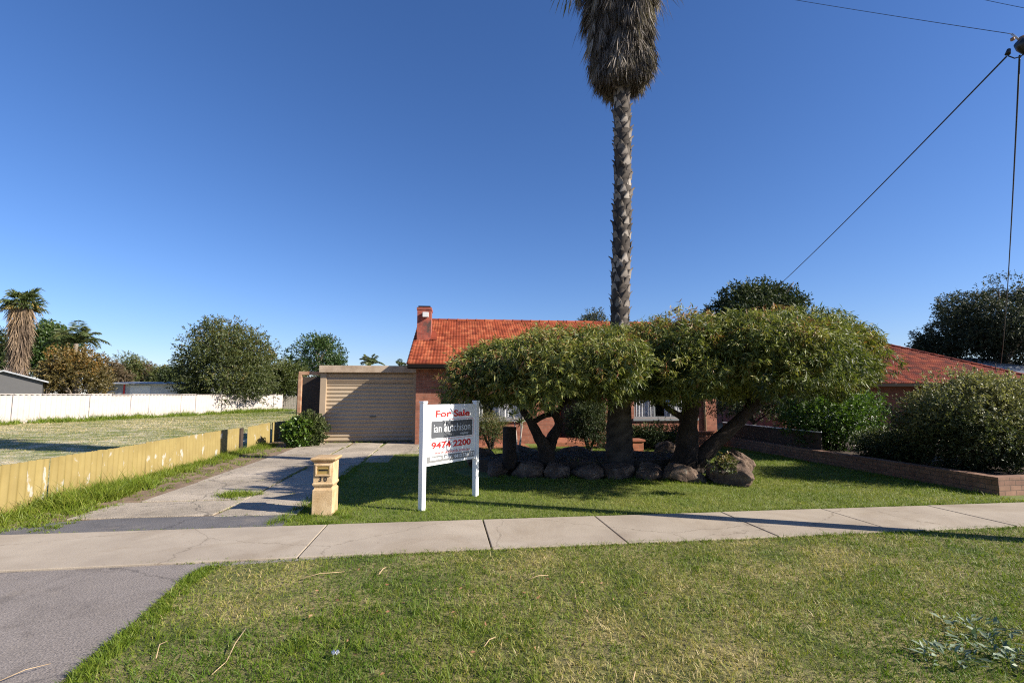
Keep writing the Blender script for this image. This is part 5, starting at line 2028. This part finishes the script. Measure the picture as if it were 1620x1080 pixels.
# ================================================================== WALLS, PLANTERS
def build_walls():
    # block wall along the neighbour's garden
    o = uv(8.8, 7.2)
    root = empty('garden_wall', o, ROT, 'low tan brick retaining wall around the right hand neighbour garden', 'wall')
    mb = MB().box(0, .2, 0, 9.5, -.1, .29)
    mb.box(.2, 6.0, 0, .2, -.1, .29)
    w = mb.build('wall', M['brick_wall'], root)
    MB().box(.21, 6.0, .21, 9.5, 0, .22).build('planting_soil', M['garden_soil'], root)
    # dark low fence on the wall
    a = uv(9.08, 11.3); b = uv(9.15, 15.8)
    root = empty('low_fence', a, math.atan2(b.y - a.y, b.x - a.x), 'low dark board fence with thin white posts between the two houses', 'fence')
    L = (b - a).length
    MB().box(0, L, .05, .075, .2, .70).build('fence_panel', M['timber_dark'], root)
    MB().box(0, L, .03, .09, .703, .725).build('capping', M['white_paint'], root)
    for x in (.6, 1.7, 2.8, 3.9):
        MB().box(x, x + .04, -.0, .045, .2, .70).build('fence_post', M['white_paint'], root)
    # brick planter in front of the house
    o = at(1055, 690, 15.9)
    root = empty('brick_planter', (o.x, 15.75, 0), H_ROT, 'low red brick planter under the right house window', 'planter')
    MB().box(-2.2, 1.6, 0, .22, 0, .42).build('planter_wall', M['brick_house'], root, .004)
    MB().box(-2.25, 1.65, -.03, .25, .422, .48).build('coping', M['paver'], root, .006)
    o = uv(5.1, 13.4)
    root = empty('brick_pier', o, H_ROT, 'short terracotta brick pier between the palm and the thick trunk', 'pier')
    MB().box(-.2, .2, -.2, .2, 0, .36).build('pier_body', M['paver'], root, .004)
    MB().box(-.24, .24, -.24, .24, .362, .42).build('pier_cap', M['paver'], root, .01)


build_walls()


# ================================================================== POWER POLE AND WIRES
def build_pole():
    X, Yp = 6.62, 5.50
    root = empty('power_pole', (X, Yp, 0), 0, 'timber power pole just outside the right edge carrying the wires', 'power pole')
    MB().lathe(0, 0, [(.135, -.2), (.13, 1), (.115, 5), (.11, 6.5)], 14).build('pole', M['pole_timber'], root)
    MB().box(-.55, .55, -.18, -.115, 6.2, 6.3).build('crossarm', M['pole_timber'], root, .006)
    for x in (-.48, .48):
        MB().lathe(x, -.147, [(.02, 6.301), (.05, 6.34), (.035, 6.38), (.05, 6.42), (.02, 6.46)], 10).build('insulator', M['porcelain'], root)
    a = at(1604, 72, 5.5)
    MB().tube([(-.08, 0, a.z + .02), (a.x - X + .14, 0, a.z)], .03, 8).build('bracket', M['galv'], root)
    z = a.z
    xx = a.x - X
    MB().lathe(0, 0, [(.0, -.045), (.035, -.04), (.05, 0), (.035, .04), (.0, .045)], 12).build('insulator', M['porcelain'], root).location = (xx + .09, -.02, z + .05)
    e2 = at(1600, 54, 5.5)
    MB().tube([(e2.x - X, 0, e2.z), (xx + .06, -.01, z + .06), (xx + .12, -.01, z + .04)], .012, 6).build('strain_rod', M['galv'], root)
    ins = MB().tube([(xx + .16, -.03, z - .12), (xx + .08, -.03, z - .02), (xx + .02, -.03, z + .02)], [.05, .075, .05], 10)
    ins.build('junction_box', M['black_paint'], root)
    MB().lathe(0, 0, [(.0, -.02), (.02, -.015), (.02, .015), (.0, .02)], 8).build('insulator', M['porcelain'], root).location = (xx - .03, -.02, z + .06)
    c = at(1594, 86, 5.5)
    MB().tube([(c.x - X + .02, 0, c.z + .06), (c.x - X, 0, c.z)], [.018, .028], 8).build('clamp', M['black_paint'], root)
    e = Vector((xx + .10, -.03, z - .10)); s = Vector((c.x - X, 0, c.z - .02))
    MB().tube([s, s.lerp(e, .35) + Vector((0, 0, -.05)), s.lerp(e, .7) + Vector((0, 0, -.045)), e], .007, 6).build('jumper', M['wire'], root)

    def sag(a, b, s, n=24):
        return [a.lerp(b, t) + Vector((0, 0, -4 * s * t * (1 - t))) for t in np.linspace(0, 1, n)]

    def cable(name, label, a, b, s, r):
        o = MB().tube([p - a for p in sag(a, b, s)], r, 6).build(name, M['wire'])
        o.location = a
        tag(o, label, 'cable')
    cable('service_cable', 'thick black cable sloping down from the pole to the roof', at(1592, 90, 5.5), at(1225, 458, 17.5), .06, .0095)
    cable('service_cable', 'black cable dropping from the pole to the dark red house roof', at(1613, 88, 5.5), at(1583, 577, 23.5), .35, .0095)
    cable('overhead_wire', 'thin wire running left from the bracket of the pole across the sky', at(1600, 54, 5.5), at(1130, -22, 9.5), .02, .0035)
    cable('overhead_wire', 'thin wire crossing the top right corner of the sky', at(1690, 26, 5.5), at(1480, -18, 8.0), .02, .0035)


build_pole()


# ================================================================== LITTER AND WEEDS ON THE VERGE
def build_litter():
    def stick(label, pts, r=.006):
        P = [gp(x, y, .03) for x, y in pts]
        o = P[0].copy()
        mid = [p - o for p in P]
        for i, p in enumerate(mid): p.z = .012 * math.sin(i * 1.7)
        ob = MB().tube(mid, [.6 * r * (1 - .5 * i / len(mid)) for i in range(len(mid))], 6, .2).build('dry_twig', M['stick'])
        ob.location = o
        tag(ob, label, 'twig', 'dry twigs lying on the verge')
    stick('long dry twig lying aslant on the grass nearest the crossover', [(389, 993), (372, 1020), (358, 1045), (335, 1063)])
    stick('straw coloured twig on the grass just below the footpath joint', [(475, 915), (505, 909), (545, 903)], .005)
    stick('short stout twig on the grass below the left sign post', [(599, 908), (606, 901), (611, 896)], .008)
    stick('single dry twig on the straw patch below the middle of the footpath', [(836, 916), (852, 912), (868, 909)], .006)
    stick('short reddish twig in the lowest part of the verge left of centre', [(766, 1022), (774, 1014), (784, 1006)], .006)
    stick('thin dry twig standing out near the bottom edge right of centre', [(1001, 1076), (1005, 1065)], .007)
    stick('curved brown twig on the grass left of the white litter', [(247, 1040), (252, 1022), (266, 1012)], .005)
    stick('long pale stalk lying on the asphalt at the bottom left', [(0, 1076), (40, 1062), (80, 1048)], .004)
    p = gp(531, 1037, .03)
    bm = MB()
    n = 7
    V = [(random.uniform(-.004, .004) + .05 * (i % n) / n - .025, .03 * (i // n) / 3 - .01, .012 * math.sin(i * 2.1) + .02) for i in range(n * 4)]
    F = [(r * n + c, r * n + c + 1, (r + 1) * n + c + 1, (r + 1) * n + c) for r in range(3) for c in range(n - 1)]
    bm.add(V, F)
    o = bm.build('paper_scrap', M['litter'])
    s = o.modifiers.new('thickness', 'SOLIDIFY'); s.thickness = .001
    o.location = p
    tag(o, 'crumpled scrap of white paper lying in the verge grass', 'paper scrap')
    # orange-brown fallen leaves
    n = 120
    x = rng.normal(size=n) * 1.2 - .9; y = 3.9 + rng.normal(size=n) * .6
    k = (y > 2.8) & (y < 5.2) & (x > -1.6)
    x, y = x[k], y[k]
    P = np.stack([x, y, .03 + .015 * rng.random(len(x))], 1)
    V, F = leaf_geo(P, unit(rng.normal(size=(len(x), 3)) * np.array([1, 1, .25])), .035, .016)
    o = np_mesh('fallen_leaves', V, F, leaf_mat('fallen_leaf', [(0, (.20, .07, .03)), (1, (.40, .25, .13))], .7, .2), None, {'tint': np.repeat(rng.random(len(x)), 4)})
    tag(o, 'scattered orange brown dead leaves on the verge grass', 'leaves', kind='stuff')
    # broad-leaved grey weeds at the lower right
    for i, (px, py, r, lab) in enumerate(((1500, 1046, .16, 'grey green broadleaf weed nearest the bottom edge at the lower right'),
                                         (1545, 1000, .20, 'grey green broadleaf weed at the top of the lower right weed patch'),
                                         (1575, 1030, .22, 'widest grey green broadleaf weed of the lower right patch'),
                                         (1612, 1052, .15, 'grey green broadleaf weed cut by the right picture edge'))):
        p = gp(px, py)
        root = empty('broadleaf_weed', (p.x, p.y, 0), 0, lab, 'weed', 'weeds in the verge at the lower right')
        n = 70
        a = rng.random(n) * 6.283; q = r * np.sqrt(rng.random(n))
        P = np.stack([np.cos(a) * q, np.sin(a) * q * .8, .015 + .035 * rng.random(n)], 1)
        D = unit(np.stack([np.cos(a + rng.normal(size=n)), np.sin(a + rng.normal(size=n)), .5 * rng.random(n)], 1))
        S = unit(np.cross(D, np.array([0, 0, 1.0]) + rng.normal(size=(n, 3)) * .25))
        L = (.04 + .04 * rng.random(n))[:, None]; W = L * .34
        V = np.stack([P, P + D * L * .5 + S * W * .5 + [0, 0, .006], P + D * L, P + D * L * .5 - S * W * .5 + [0, 0, .006]], 1).reshape(-1, 3)
        b = np.arange(n) * 4
        F = np.stack([np.stack([b, b + 1, b + 2], 1), np.stack([b, b + 2, b + 3], 1)], 1).reshape(-1, 3)
        np_mesh('leaves', V, F, M['leaf_weed'], root, {'tint': np.repeat(rng.random(n), 4)})


build_litter()
